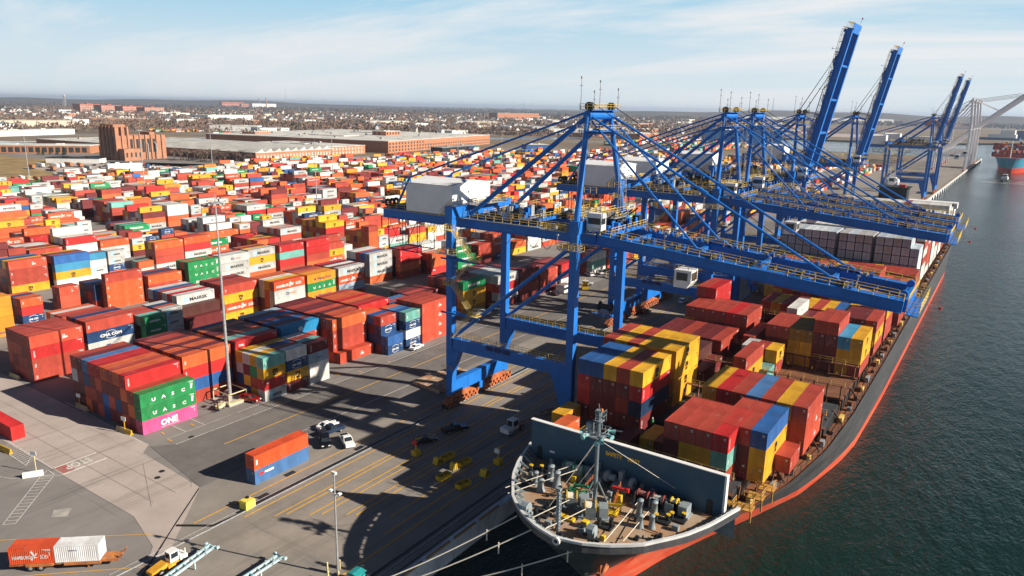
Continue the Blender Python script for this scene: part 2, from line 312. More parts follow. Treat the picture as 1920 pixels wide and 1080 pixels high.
# ------------------------------------------------------------ containers
C = dict(r=(.40,.060,.038), R=(.50,.025,.025), o=(.58,.115,.035), m=(.16,.025,.027), y=(.68,.37,.025), g=(.47,.48,.48), w=(.66,.66,.63), n=(.015,.055,.16), b=(.03,.12,.36), s=(.05,.28,.50),
         G=(.01,.24,.085), U=(.02,.24,.075), t=(.16,.42,.38), P=(.62,.09,.26), H=(.64,.085,.025), h=(.70,.27,.02), k=(.09,.03,.025), c=(.34,.45,.56), d=(.52,.03,.03), p=(.50,.53,.53), z=(.50,.075,.04), a=(.02,.25,.52), e=(.07,.18,.40), K=(.30,.16,.02), N=(.012,.035,.09), q=(.46,.53,.60), Q=(.58,.64,.68))
CN = dict(r='rust red', R='bright red', o='orange', m='dark maroon', y='yellow', g='light grey', w='white', n='navy blue', b='mid blue', s='sky blue', G='bright green', U='green', t='pale teal', P='pink', H='orange red', h='amber',
          k='dark brown', c='blue grey', d='scarlet', p='dull grey', z='brick red', a='azure blue', e='faded blue', K='olive yellow', N='dark navy', q='cool grey', Q='off white')
LOGO = dict(g=[('star',), ('MAERSK','black',1.3,-2.1,.78,.03,1.22)], y=[('MSC',)], n=[('CMA CGM','white',1.05,-2.9,.95,.04,1.15), ('arc',)], H=[('HAMBURG','white',1.2,-5.3,.8,.02,.98), ('bird',), ('S\u00dcD','white',1.2,2.3,.8,.02,1.05)],
            U=[('U','white',.95,-3.7,.8,.04,1.3), ('A','white',.95,-1.5,.8,.04,1.3), ('S','white',.95,.7,.8,.04,1.3), ('C','white',.95,2.9,.8,.04,1.3), ('bar',)],
            P=[('ONE','white',1.7,-2.2,.75,.05,1.05), ('OCEAN NETWORK EXPRESS','white',.32,-2.2,.28,.01,1.0)], G=[('EVERGREEN','white',1.05,-3.6,1.0,.05,1.15)], h=[('HL','navy',1.0,-3.4,.75,.05,.9), ('Hapag-Lloyd','navy',1.15,-2.0,.85,.02,1.05)],
            c=[('COSCO','navy',.8,-1.6,1.0,.03,1.2)], d=[('DAL','white',.75,-5.0,1.5,.04,1.0)], p=[('pno',)], z=[('ZIM','white',.75,1.2,.8,.04,1.0), (':::','white',.6,1.3,1.5,.04,1.6)], a=[('oval',)], e=[('seaco','white',.8,-4.0,1.55,.06,1.1), ('redbox',)],
            r=[('TEX','white',.5,-5.6,.9,.02,1.0,1)], o=[('TEX','white',.5,-5.6,.9,.02,1.0,1)], R=[('TRITON','white',.45,-5.7,.5,.02,1.0,1)], t=[('tex','white',.6,-5.6,.8,.03,1.0,1)], w=[('APL','navy',.6,-1,1.2,.02,1.0)], m=[('K LINE','white',.5,-5.6,.6,.02,1.0,1)])
_tm = {}
def logo_mb(code, L, H):
    "lettering on the +X side, as a mesh builder plus its material names"
    k = (code, L, H)
    if k in _tm: return _tm[k]
    mb = MB(); mats = []
    def use(cn):
        if cn not in mats: mats.append(cn)
        mb.mi = mats.index(cn)
    f = L/12.19; X = 1.232
    def quad(y0, z0, y1, z1): mb.add([(X,y0,z0),(X,y1,z0),(X,y1,z1),(X,y0,z1)], [(0,1,2,3)])
    for e in LOGO.get(code, ()):
        if e[0] == 'star':
            use('sky'); quad(-3.9*f,.65,-3.9*f+1.45,2.1); use('white')
            for i in range(7):
                a = math.pi/2+i*2*math.pi/7; c = Vector((X+.006,-3.9*f+.72,1.38)); d = Vector((0,math.cos(a),math.sin(a))); n = Vector((0,-d.z,d.y))*.11
                mb.add([c+n, c-n, c+d*.52], [(0,1,2)])
        elif e[0] == 'MSC':
            use('black'); y0 = -.85 if L > 8 else -.6
            put_text(mb, 'm', 1.7, (X,y0,1.15), (0,1,0), (0,0,1), bold=.05, sx=1.1); put_text(mb, 'sc', 1.05, (X,y0+.15,.42), (0,1,0), (0,0,1), bold=.05, sx=1.2)
        elif e[0] == 'arc':
            use('white'); 
            for s in (1, -1):
                for i in range(8):
                    a0, a1 = rad(30+i*14), rad(30+(i+1)*14)
                    P = lambda a, r: (X, -.1+s*r*1.45*math.cos(a), 1.3+s*r*math.sin(a))
                    mb.add([P(a0,1.0),P(a1,1.0),P(a1,1.09),P(a0,1.09)], [(0,1,2,3)])
        elif e[0] == 'bird':
            use('white')
            for (a, b2, c2, d2) in (((-.2,1.9),(.35,2.2),(.9,1.35),(.55,1.2)), ((-.35,1.0),(.2,1.25),(1.9,1.0),(.6,.9)), ((-.3,.62),(.5,1.25),(.9,1.2),(.1,.55)), ((.7,1.35),(1.5,1.75),(1.7,1.6),(.9,1.15))):
                mb.add([(X, q[0]*f, q[1]) for q in (a, b2, c2, d2)], [(0,1,2,3)])
        elif e[0] == 'bar': use('white'); quad(5.0*f,.9,5.0*f+.4,2.1)
        elif e[0] == 'pno':
            use('navy'); quad(-1.6*f,.95,-.4*f,1.7); use('white'); put_text(mb, 'P&O', .5, (X+.006,-1.5*f,1.12), (0,1,0), (0,0,1), sx=1.05*f)
            use('orange'); put_text(mb, 'Nedlloyd', .75, (X,-.3*f,1.05), (0,1,0), (0,0,1), bold=.02, sx=f)
        elif e[0] == 'oval':
            use('white'); mb.add([(X, .75*math.cos(i*math.pi/8), 1.4+.55*math.sin(i*math.pi/8)) for i in range(16)], [tuple(range(16))])
            use('sky'); mb.add([(X+.005, .5*math.cos(i*math.pi/6), 1.4+.18*math.sin(i*math.pi/6)) for i in range(12)], [tuple(range(12))])
        elif e[0] == 'redbox': use('red'); quad(-5.2*f,1.5,-4.1*f,2.0)
        else:
            body, cn, sz, y, z, bo, sx = e[:7]; use(cn)
            if len(e) > 7: put_text(mb, body, sz, (X,-L/2+.85,z), (0,0,1), (0,-1,0), bold=bo, sx=sx)
            else: put_text(mb, body, sz*(f if L < 8 else 1)**.6, (X,y*f,z), (0,1,0), (0,0,1), bold=bo, sx=sx*(f if L < 8 else 1)**.5)
    if code in 'roRtnmzGgUydHP':      # owner code block by the far end
        use('white' if code not in 'gyw' else 'black')
        quad(L/2-1.5,H-.42,L/2-.35,H-.34); quad(L/2-1.2,H-.58,L/2-.35,H-.52); quad(L/2-.62,H-1.4,L/2-.54,H-.75)
    _tm[k] = (mb, mats); return _tm[k]
_lm = {}
def logo_mesh(code, L, H):
    k = (code, L, H)
    if k not in _lm:
        mb, mats = logo_mb(code, L, H); _lm[k] = mb.mesh('lettering', [LET[x] for x in mats]) if mb.f else None
    return _lm[k]
_cm = {}
def cont_mesh(L, H):
    if (L, H) in _cm: return _cm[(L, H)]
    mb = MB(); hw, hl = 1.22, L/2
    for sx in (-1, 1):
        for sy in (-1, 1):
            x, y = sx*(hw-.08), sy*(hl-.08); mb.box((x-.08,y-.08,0),(x+.08,y+.08,H))
        x = sx*(hw-.05); mb.box((x-.05,-hl+.16,H-.09),(x+.05,hl-.16,H-.004)); mb.box((x-.05,-hl+.16,.0),(x+.05,hl-.16,.15))
    for sy in (-1, 1):
        y = sy*(hl-.05); mb.box((-hw+.16,y-.05,H-.12),(hw-.16,y+.05,H-.004)); mb.box((-hw+.16,y-.05,0),(hw-.16,y+.05,.16))
    n = int(round((L-.32)/.278)); p = (L-.32)/n; pr = []
    for i in range(n):
        y = -hl+.16+i*p; pr += [(y, 0), (y+p*.26, 0), (y+p*.5, 1), (y+p*.76, 1)]
    pr.append((hl-.16, 0))
    for sx in (-1, 1):
        vs = [(sx*(hw-.045+.036*d), y, z) for y, d in pr for z in (.15, H-.09)]; k = len(pr)
        mb.add(vs, [((2*i, 2*i+2, 2*i+3, 2*i+1) if sx > 0 else (2*i, 2*i+1, 2*i+3, 2*i+2)) for i in range(k-1)])
    vs = [(x, y, H-.035+.022*d) for y, d in pr for x in (-hw+.1, hw-.1)]; k = len(pr)
    mb.add(vs, [(2*i, 2*i+1, 2*i+3, 2*i+2) for i in range(k-1)])
    for sy in (-1, 1):
        y = sy*(hl-.06); m = 9; q = (2*hw-.32)/m; pr2 = []
        for i in range(m):
            x = -hw+.16+i*q; pr2 += [(x, 0), (x+q*.3, 0), (x+q*.5, 1), (x+q*.8, 1)]
        pr2.append((hw-.16, 0)); vs = [(x, y+sy*.035*d, z) for x, d in pr2 for z in (.16, H-.12)]
        mb.add(vs, [((2*i, 2*i+1, 2*i+3, 2*i+2) if sy > 0 else (2*i, 2*i+2, 2*i+3, 2*i+1)) for i in range(len(pr2)-1)])
    mb.add([(-hw+.05,-hl+.05,.1),(hw-.05,-hl+.05,.1),(hw-.05,hl-.05,.1),(-hw+.05,hl-.05,.1)], [(0,3,2,1)])
    _cm[(L, H)] = mb.mesh('container_shell', PAINT); return _cm[(L, H)]
_dm = {}
STEELD = mat('weathered_lock_rods', (.16,.15,.15), .5, .2, .3, 2)
def door_mesh(L, H):
    if (L, H) not in _dm:
        mb = MB(); y = -L/2-.012
        for s in (-1, 1): mb.cbox((s*.53,y,H/2+.02),(1.02,.03,H-.3))
        mb.mi = 1
        for x in (-.85,-.4,.4,.85): mb.tube((x,y-.04,.14),(x,y-.04,H-.12), .022, n=5)
        for x in (-.62,.62): mb.cbox((x,y-.05,1.1),(.46,.03,.07))
        mb.mi = 2; mb.cbox((.66,y-.02,H-.5),(.34,.012,.12)); mb.cbox((.66,y-.02,H-.72),(.3,.012,.08)); mb.mi = 3; mb.cbox((-.66,y-.02,.55),(.14,.012,.14))
        _dm[(L, H)] = mb.mesh('door', [PAINT, STEELD, LET['white'], LET['orange']])
    return _dm[(L, H)]
def container(code, loc, L, H, label, group, name='shipping_container', logo=True, door=False, rotz=0, cat='container'):
    j = random.uniform(.86, 1.1); col = tuple(min(.95, x*j) for x in C[code])+(1,)
    o = obj(name, cont_mesh(L, H), None, loc, rotz, label=label, cat=cat, group=group); o.color = col
    if logo:
        me = logo_mesh(code, L, H)
        if me: obj('lettering', me, o)
    if door: d = obj('door', door_mesh(L, H), o); d.color = col; d['paint'] = 1
    return o
ORD = ['first','second','third','fourth','fifth','sixth','seventh','eighth','ninth','tenth','eleventh','twelfth','thirteenth','fourteenth','fifteenth','sixteenth']
TIER = ['bottom','second','third','fourth','fifth','sixth','seventh','eighth']
# yard: (block index inland, row index, right edge X, near edge Y, length, columns from the water side, each bottom to top)
YARD = []
def slot(bk, row, XR, Y, L, cols): YARD.append((bk, row, XR, Y, L, cols))
L4, L2 = 12.19, 6.06
slot(0,0,-139.4,73.2,L4,['PUU','mor','rmoR','mnmo','mrmr','nbmo','rmrR','mrmR','orne','mkmm','mmgr'])
slot(0,1,-145.9,86.9,L4,['rbRo','rrrm','rrro','rrrm','rrro','rrrm','rrrr','rrrm'])
slot(0,2,-146.0,100.4,L4,['rrrd','rrmt','rrro','mmrm','mrrm','rrno','rrnn'])
slot(0,3,-134.1,99.1,L2,['gdyt','yrGy','nymw','mnpy'])
slot(0,4,-134.3,105.7,L2,['mynw','rnyr','mrnn','ymry'])
slot(0,5,-134.1,112.3,L2,['wwcm','mnrt','mrmr','nmnw'])
slot(0,6,-146.3,114.1,L4,['rrra','rrrm','rrrb','rrrm','rrrb','rrrm','rrrc'])
slot(0,7,-146.1,127.4,L4,['rrro','rrrm','rrrz','rrrm','rrrm','rrrr','rrrm','rrrm'])
slot(0,8,-139.2,126.8,L4,['z','orro','morr'])
slot(0,9,-146.6,140.9,L4,['rrrR','rrrr','rrro','rrrR','rrro','rrro','rrrr'])
slot(0,10,-134.3,139.6,L2,['nb','mnnr','mnmb','rnno','mnro'])
slot(0,11,-134.4,147.0,L2,['nwnt','mrbb','nmre','mrno'])
slot(0,12,-133.9,153.4,L4,['zzzz','rrrr','rrrr','mrrr'])
slot(0,13,-147.5,154.4,L4,['rrb','mrr','rre'])
slot(0,14,-150,167.8,L4,['rrm','rwr','mrm','rmk'])
slot(0,15,-141,181.5,L4,['KyyG','mkrr','rGkm','rrmr','mrmm','mmrr'])
for i,(y,cs) in enumerate([(196,['mgRg','rmrp','nwgp','wnrw','nmpg','mrmr','nbmr']),(209.5,['mrmm','mmrr','rrrm','rmrr','mrmr','rrmm']),(223,['mrr','rmm','mrr','rtr','mrm','rmm']),(236.5,['wmR','mrm','rmm','mmr','rrm']),(263,['wtw','rmr','mmm']),(277,['rrr','nmr','rmr','mrm','mgm']),(290.5,['rrr','mrr','mrm','rgr','mmr'])]): slot(0,16+i,-137.5,y,L4,cs)
slot(1,0,-187.0,73.6,L4,['rrRz','rrmr','rrrr','rmrr','mrrr'])
slot(1,1,-188.9,87.6,L4,['rpnr','rrnz','rrrn','mrrr'])
slot(1,2,-185.2,100.9,L2,['GGGG','rrrt','rrrr','rmrr','rrrz'])
slot(1,3,-189.0,108.0,L2,['sggg','rrro','rrrn','mmrw'])
slot(1,4,-190.0,116.2,L4,['mm','mmk','rmmg','rrrR','rrrw','rrrr','rrrb','rrrw'])
slot(1,5,-195.2,131.8,L4,['yHyr','mrrr','mrrr','rrmm','rmrr'])
slot(1,6,-187.4,144.4,L4,['rwpH','mrry','mkgw','rmyo','mrro'])
slot(1,7,-187.0,157.4,L4,['rhUh','rrrh','rmro','mrrr','rrmm'])
slot(1,8,-187.0,171.0,L4,['rcHg','rrmm','rmrw','mrmm','rrmR'])
slot(1,9,-196.8,195.7,L4,['oggg','rmrb','mnrr','nbnw','nnbw'])
slot(1,10,-193.5,209.0,L4,['roRR','mror','mmrr'])
slot(1,11,-189.0,222.4,L4,['doo','mmr','mwrw','wgpw','rrww'])
slot(1,12,-186.0,236.0,L4,['GG','GGG','wwwp','wwwp'])
slot(1,13,-186.0,250,L4,['mrr','mGr','rwp','rrr'])
slot(2,0,-232.5,76.2,L4,['hhhh','hhhh','rhhr'])
slot(2,1,-240.4,93.8,L2,['nRo','mro','rmn','nro'])
slot(2,2,-219.0,95.5,L4,['mr','mz','kw','no'])
slot(2,3,-246.5,107.6,L2,['zzz','rmr'])
slot(2,4,-241.6,116.1,L2,['rnn','mrn','nmn','mnm'])
slot(2,5,-237.3,117.7,L4,['ooor','mmm'])
slot(2,6,-236.5,131.4,L4,['rro','mrm','nmn','mrr'])
slot(2,7,-234.0,144.8,L4,['rGUU','rrro','mrrG'])
slot(2,8,-235.0,158.2,L4,['wggp','wgnp','nmnr'])
slot(2,9,-237.0,171.8,L4,['ogyg','rrry','mrrm','nmro'])
slot(2,10,-236.0,185.4,L4,['rRtR','rrmr','mmrr'])
slot(2,11,-236.0,199.0,L4,['orRR','mrrr'])
slot(2,12,-240.0,216.0,L4,['ww','wp','ww'])
slot(3,0,-281.0,107.6,L4,['yrrz','mmry','rnrn','mrre'])
slot(3,1,-279.0,121.4,L4,['wysb','mmmr','mrrm','mmry'])
slot(3,2,-281.0,134.6,L2,['wgws','mrmo'])
slot(3,3,-280.5,141.2,L2,['ongg','rmrw'])
slot(3,4,-276.5,150.5,L2,['wo','wt'])
slot(3,5,-277.5,158.2,L4,['grzo','mmry','mrrm'])
slot(3,6,-279.0,171.8,L4,['HgRo','mrmR','rmnR'])
rng = random.Random(11)
def rand_code(r, far):
    codes = 'roRmygwnbGtHhp'; wts = (8, 7, 3, 4, 5, 9, 6, 2, 1, 2, 1, 2, 1, 1) if not far else (4, 4, 1, 2, 4, 7, 8, 1, 1, 1, 1, 2, 3, 0)
    return r.choices(codes, wts)[0]
XRS = {3:-281, 4:-312, 5:-343, 6:-374, 7:-405, 8:-436, 9:-467, 10:-498, 11:-529, 12:-560, 13:-591, 14:-622, 15:-653, 16:-684}
have = {(s[0], round((s[3]-73.2)/13.5)) for s in YARD}
for bk in range(0, 17):
    XR0 = {0:-137.5, 1:-187, 2:-237}.get(bk, XRS.get(bk))
    for k in range(0, 76):
        Y = 73.2+13.55*k
        if (bk, k) in have or (bk < 3 and k < 9): continue
        if bk == 0 and k < 17: continue
        if k in (9, 27, 47) : continue
        lim = {16:42, 15:60, 14:62, 13:66, 12:66, 11:66}.get(bk, 70)
        if (bk == 15 and k < 17) or (bk == 16 and k < 31) or (bk == 14 and k < 8): continue
        if k > lim or (bk == 0 and k > 24 and k < 34 and rng.random() < .5): continue
        XR = XR0 + rng.uniform(-.5, .5); far = bk > 9 or k > 38
        if bk == 3 and k < 3: continue
        if rng.random() < .05: continue
        nc = rng.choice((6,7,7,8,8)) if bk < 13 else rng.choice((6,7,8)); base = rng.choice((2,3,3,3,3,4)) if not far else rng.choice((1,1,1,2,2,3))
        if bk > 12: base = rng.choice((1,1,1,2))
        dom = rand_code(rng, far); halves = [(Y, L4)] if rng.random() < .72 else [(Y, L2), (Y+6.4, L2)]
        for (yy, ll) in halves:
            cols = []
            for c in range(nc):
                h = max(0, min(5, base+rng.choice((-1,0,0,0,0,0,0,1)))); cols.append(''.join(rand_code(rng, far) if rng.random() < .62 else dom for _ in range(h)))
            slot(bk, 30+k, XR, yy, ll, cols)
cands = []; top_of = {}
for si, (bk, row, XR, Y, L, cols) in enumerate(YARD):
    H = 2.896 if L > 8 else 2.591
    for ci, col in enumerate(cols):
        x = XR-1.22-ci*2.5; top_of[(si, ci)] = (x, Y, L, len(col)*H)
occ = {}
for (x, Y, L, h) in top_of.values():
    for yy in np.arange(Y+1, Y+L, 3): occ[(round(x/2.5), round(yy/3))] = max(h, occ.get((round(x/2.5), round(yy/3)), 0))
for si, (bk, row, XR, Y, L, cols) in enumerate(YARD):
    H = 2.896 if L > 8 else 2.591
    for ci, col in enumerate(cols):
        x = XR-1.22-ci*2.5; rh = len(cols[ci-1]) if ci else 0
        for ti, code in enumerate(col):
            z = ti*H; top = ti == len(col)-1; right = ti >= rh
            near = occ.get((round(x/2.5), round((Y-3)/3)), 0) < z+.5
            far_ = ci == len(cols)-1 or ti >= len(cols[ci+1])
            if not (top or right or near or far_): continue
            c = Vector((x, Y+L/2, z+H/2)); d = c-Vector((0,0,CH)); dep = d.dot(fw); u = d.dot(r2)/dep*F+960; v = 540-d.dot(u2)/dep*F
            ins = -20 < u < 1960 and v < 1100
            score = ((top*2.4*.55+near*H*.5*.9)*2.4+right*L*H*.55+top*L*2.4*.3)/d.length_squared
            cands.append((score if ins and (top or right or near) else 0, si, ci, ti, code, x, Y+L/2, z, L, H, right, near, top))
cands.sort(key=lambda q: -q[0])
NIND = 262
BLK = ['first','second','third','fourth','fifth','sixth','seventh','eighth','ninth','tenth','eleventh','twelfth','thirteenth','fourteenth','fifteenth','sixteenth','seventeenth']
rowrank = {}
for bk in set(s[0] for s in YARD):
    ys = sorted({(round(s[3],1), round(s[2])) for s in YARD if s[0] == bk})
    for i, q in enumerate(ys): rowrank[(bk,)+q] = i
special = {'P':'pink container with big white lettering at the foot of the foreground green stack'}
for (sc, si, ci, ti, code, x, y, z, L, H, right, near, top) in cands[:NIND]:
    bk, row, XR, Y, _, cols = YARD[si]; rr = rowrank[(bk, round(Y,1), round(XR))]
    tier = 'top' if ti == len(cols[ci])-1 and ti else TIER[ti]
    lab = '%s%s container, %s tier, %s column from quay, %s row back, %s block inland' % (CN[code], ' short' if L < 8 else '', tier, ORD[ci], (ORD+['%dth' % k for k in range(17, 99)])[rr], BLK[bk])
    if code == 'P' and bk == 0: lab = special['P']
    container(code, (x, y, z+.03+ti*.012), L, H, lab, 'containers stacked in the yard', logo=right, door=near)
rest = cands[NIND:]
vs = []; fs = []; cs = []; lg = {}
for (sc, si, ci, ti, code, x, y, z, L, H, right, near, top) in rest:
    b0 = len(vs); a, bb = 1.22, L/2; z += .03; z1 = z+H-.06
    vs += [(x-a,y-bb,z),(x+a,y-bb,z),(x+a,y+bb,z),(x-a,y+bb,z),(x-a,y-bb,z1),(x+a,y-bb,z1),(x+a,y+bb,z1),(x-a,y+bb,z1)]
    fs += [(b0+4,b0+5,b0+6,b0+7),(b0,b0+1,b0+5,b0+4),(b0+1,b0+2,b0+6,b0+5),(b0+2,b0+3,b0+7,b0+6),(b0+3,b0,b0+4,b0+7)]
    j = rng.uniform(.8, 1.12); cs += [tuple(min(.95, q*j) for q in C[code])+(1,)]*5
    if right and sc > 0 and y < 420 and code in 'gyHGhnPUcdp': lg.setdefault((code, L, H), []).append((x, y, z))
for (code, L, H), places in lg.items():
    mb, mats = logo_mb(code, L, H); colr = dict(black=(.015,)*3, white=(.72,.72,.70), navy=(.015,.03,.14), sky=(.28,.62,.80), orange=(.75,.2,.03), red=(.55,.03,.02), yellow=(.62,.32,.02))
    fc = [colr[mats[m]]+(1,) for m in mb.m]
    if len(mb.f) > 700: continue
    for (x, y, z) in places:
        b0 = len(vs); vs += [(px+x+.02, py+y, pz+z) for px, py, pz in mb.v]; fs += [tuple(i+b0 for i in f) for f in mb.f]; cs += fc
me = bpy.data.meshes.new('container_stacks'); me.from_pydata(vs, [], fs); me.materials.append(PAINTS)
at_ = me.color_attributes.new('Col', 'FLOAT_COLOR', 'CORNER')
cn = np.repeat(np.array(cs, np.float32), [len(f) for f in fs], axis=0); at_.data.foreach_set('color', cn.ravel())
obj('distant_container_stacks', me, kind='stuff', label='packed rows of mixed coloured containers far back in the yard', cat='containers')
# ------------------------------------------------------------ blue ship-to-shore cranes (local x: 0 = water rail, -30.5 = land rail; y along the quay)
G = -30.5; LY = 10.4
def cable_reel(root):
    m = MB(); m.box((G-2,-19,6.0),(G+3.5,-12,6.3)); m.mi = 1; m.lathe([(0,-2),(1.5,-2),(1.5,-1.85),(.8,-1.85),(.8,1.85),(1.5,1.85),(1.5,2),(0,2)], (G+.6,-15.3,7.9), axis=0, n=18); m.mi = 2; m.cbox((G+3,-13,7.3),(1.2,1.6,2)); m.mi = 0
    for x in (G-1.5,G+3): m.beam((x,-18.5,6.1),(x,-12,3.8), .25, .25); m.beam((x,-12.2,6.1),(x,-11,5), .25, .25)
    m.build('cable_reel', [BLUE, DARK, WHITEP], root)
    m = MB(); m.rail([(G-2,-19,6.3),(G+3.5,-19,6.3),(G+3.5,-12,6.3)], step=1.3); m.build('reel_railing', RAILY, root)
def crane_parts(root):
    for x in (G, 0):
        for s in (-1, 1):
            y = s*LY; m = MB()
            if x == G:
                m.prism([(x-.8,3.2),(x+.6,3.2),(x+1.0,9),(x+3.0,14.2),(x+.8,14.2),(x+.8,45.5),(x-.8,45.5),(x-.8,14)], y-.75, y+.75)
                m.mi = 1; m.rail([(x-1.4,y-1.6,9.5),(x+1.4,y-1.6,9.5)], step=1.4, r=.045); m.mi = 2
                for zz in range(4, 15): m.cbox((x-1.25, y-1.15*1, zz), (.5,.06,.06))
            else:
                m.prism([(x-.6,3.2),(x+.8,3.2),(x+.8,43.8),(x-.8,43.8),(x-.8,17),(x-4.4,15.6),(x-3.0,11.5),(x-1.4,7)], y-.75, y+.75)
            m.build('leg', [BLUE, RAILY, STEEL], root)
    for s in (-1, 1):
        y = s*LY; m = MB(); m.prism([(G+.8,14.2),(G+3.0,14.2),(-4.4,14.4),(-.8,12),(-.8,16.9),(G+1.1,16.9)], y-.62, y+.62); m.build('portal_beam', BLUE, root)
        m = MB(); m.rail([(G+1.2,y-.6,16.9),(-1.2,y-.6,16.9)]); m.rail([(G+1.2,y+.6,16.9),(-1.2,y+.6,16.9)]); m.build('portal_railing', RAILY, root)
        m = MB(); m.tube((G+1,y,17.2),(-1.0,y,40.6), .42, n=10); m.build('diagonal_brace', BLUE, root)
        m = MB(); m.tube((0,y,43.6),(-1.6,s*4.6,66), .66, .48, n=12); m.build('apex_post', BLUE, root)
        m = MB(); m.tube((-27,s*8.2,44.4),(-2.2,s*4.7,64.8), .48, n=10); m.build('rear_strut', BLUE, root)
        m = MB(); m.tube((-2.2,s*4.6,66),(-44.6,s*7.6,51.0), .22, n=6); m.tube((-44.6,s*7.6,51.0),(-50.5,s*6,43.3), .3, n=6); m.tube((-44.6,s*7.6,51.0),(-44.0,s*6,43.3), .16, n=5); m.build('back_stay', BLUE, root)
        m = MB(); m.box((-54,s*6-.55,41.1),(2.4,s*6+.55,43.3)); m.box((-54,s*6-.85,41.0),(2.4,s*6+.85,41.12)); m.build('girder', BLUE, root)
        m = MB(); yy = s*7.4; m.rail([(-30,yy,43.3),(2.4,yy,43.3)], r=.07); m.build('girder_railing', RAILY, root); m = MB(); m.rail([(-54,yy,43.3),(-46.5,yy,43.3)]); m.build('girder_railing', RAILY, root); m = MB(); m.rail([(-28,s*5.2,43.3),(2,s*5.2,43.3)], step=3); m.build('girder_railing', RAILY, root)
        m = MB(); m.box((-54,min(s*6.66,s*7.5),43.1),(2.4,max(s*6.66,s*7.5),43.22)); m.build('girder_walkway', STEEL, root)
    for x in (G, 0):
        m = MB(); m.box((x-.8,-LY-.6,3.6),(x+.8,LY+.6,6.6))
        for yy in (-5.2, 0, 5.2): m.box((x-.84,yy-.06,3.6),(x+.84,yy+.06,6.62))
        m.box((x+.8,-1,2.0),(x+1.1,1,3.7)); m.build('sill_beam', BLUE, root)
        for s in (-1, 1):
            m = MB(); y0 = s*6.9
            m.prism([(y0-6,1.5),(y0-5.4,.6),(y0-.9,.6),(y0-.5,1.4),(y0+.5,1.4),(y0+.9,.6),(y0+5.4,.6),(y0+6,1.5),(y0+4.4,2.5),(y0+1.2,3.6),(y0-1.2,3.6),(y0-4.4,2.5)], x-.75, x+.75, axis=0)
            for k in range(8):
                yc = y0-4.9+k*1.4; m.cbox((x+.9,yc,1.15),(.35,.7,.55)); m.cbox((x+.95,yc+.5,1.9+.2*(k%2)),(.4,.5,.5))
            m.mi = 1
            for k in range(8): m.lathe([(0,-.16),(.4,-.16),(.4,.16),(0,.16)], (x,y0-4.9+k*1.4,.42), axis=0, n=12)
            m.cbox((x, y0+s*6.2, 1.2), (.7,.5,.8)); m.build('bogie', [BOGIE, DARK], root)
    # cross beams between the girders' level
    for lo, hi in (((-1.0,-LY-.9,43.5),(1.0,LY+.9,45.9)),((G-1,-LY-.9,43.5),(G+1,LY+.9,46.0)),((-53.9,-5.3,41.4),(-52.6,5.3,43.1)),((-40,-5.3,41.2),(-39,5.3,43)),((-18,-5.3,41.2),(-17,5.3,43))):
        m = MB(); m.box(lo, hi); m.build('cross_beam', BLUE, root)
    m = MB()
    for x in (1.05, -1.05): m.rail([(x,-9.5,45.9),(x,9.5,45.9)], step=1.6)
    for z in (48.5, 51): m.rail([(-2,-6.5,z),(2,-6.5,z)], step=1.3); m.rail([(-2,6.5,z),(2,6.5,z)], step=1.3)
    m.rail([(G+1.2,-9.8,46),(G+1.2,9.8,46)], step=1.8); m.build('cross_beam_railing', RAILY, root)
    # apex
    m = MB(); m.tube((-1.6,-5,65.6),(-1.6,5,65.6), .85, n=12); m.box((-3,-5.2,66.5),(0,5.2,66.62)); m.tube((-1.2,-5.6,62.2),(-1.2,5.6,62.2), .35, n=8); m.box((-3.0,-6,62.5),(1.2,6,62.62)); m.build('apex_beam', BLUE, root)
    m = MB(); m.rail([(-3,-5.4,66.6),(0.2,-5.4,66.6),(0.2,5.4,66.6),(-3,5.4,66.6),(-3,-5.4,66.6)], step=1.4, r=.045); m.rail([(-3,-6.2,62.6),(1.2,-6.2,62.6),(1.2,6.2,62.6)], step=1.5, r=.045); m.build('apex_railing', RAILY, root)
    for s in (-1, 1):
        m = MB(); m.lathe([(0,-.3),(.85,-.3),(.75,0),(.85,.3),(0,.3)], (-1.4,s*4.6,67.2), axis=1, n=16); m.build('apex_sheave', DARK, root)
    for (x, y, h) in ((-2.8,-5.4,72.5),(-2,-1.5,70),(-2,.8,72),(-.2,5.2,70.6)):
        m = MB(); m.tube((x,y,66.6),(x,y,h), .09, .05, n=5); m.cbox((x,y,h),(.25,.25,.45)); m.tube((x-.3,y,h-1.5),(x+.3,y,h-1.5), .05, n=4); m.build('antenna_mast', STEEL, root)
    # service platforms round the leg heads and cross beams
    for (x0, y0, x1, y1, z) in ((-2.6,-13,2.6,-11.4,40.6),(-2.6,11.4,2.6,13,40.6),(G-2.6,-13,G+2.6,-11.4,36),(G-2.6,11.4,G+3,13,38.5),(1.2,-3,4.5,3,46.0),(-5,-3,-1.2,4,46.2),(-9,-9,-3,-7.6,43.3),(-8,7.6,3.5,9.4,43.3),(-29,7.6,-20,9,43.3),(G+1.2,-6,G+3.4,6,46.1)):
        m = MB(); m.mi = 1; m.box((x0,y0,z-.1),(x1,y1,z)); m.mi = 0; m.rail([(x0,y0,z),(x1,y0,z),(x1,y1,z),(x0,y1,z),(x0,y0,z)], step=1.3, r=.055)
        m.mi = 1; m.cbox(((x0+x1)/2+.3,(y0+y1)/2,z+.5),(.6,.6,1.0)); m.tube((x0+.1,y0+.1,z),(x0+.1,y0+.1,z+2.6), .05, n=4); m.cbox((x0+.1,y0+.1,z+2.7),(.35,.35,.3)); m.build('service_platform', [RAILY, STEEL], root)
    for s in (-1, 1):
        m = MB()
        for k in range(9): x = -27+k*3; m.cbox((x,s*6.0,43.6+.2*(k%3)),(.9+.3*(k%2),.8,.5+.4*(k%3))); m.tube((x,s*5.4,43.3),(x+2.6,s*5.4,43.9), .07, n=4)
        m.build('girder_fittings', [DARK], root)
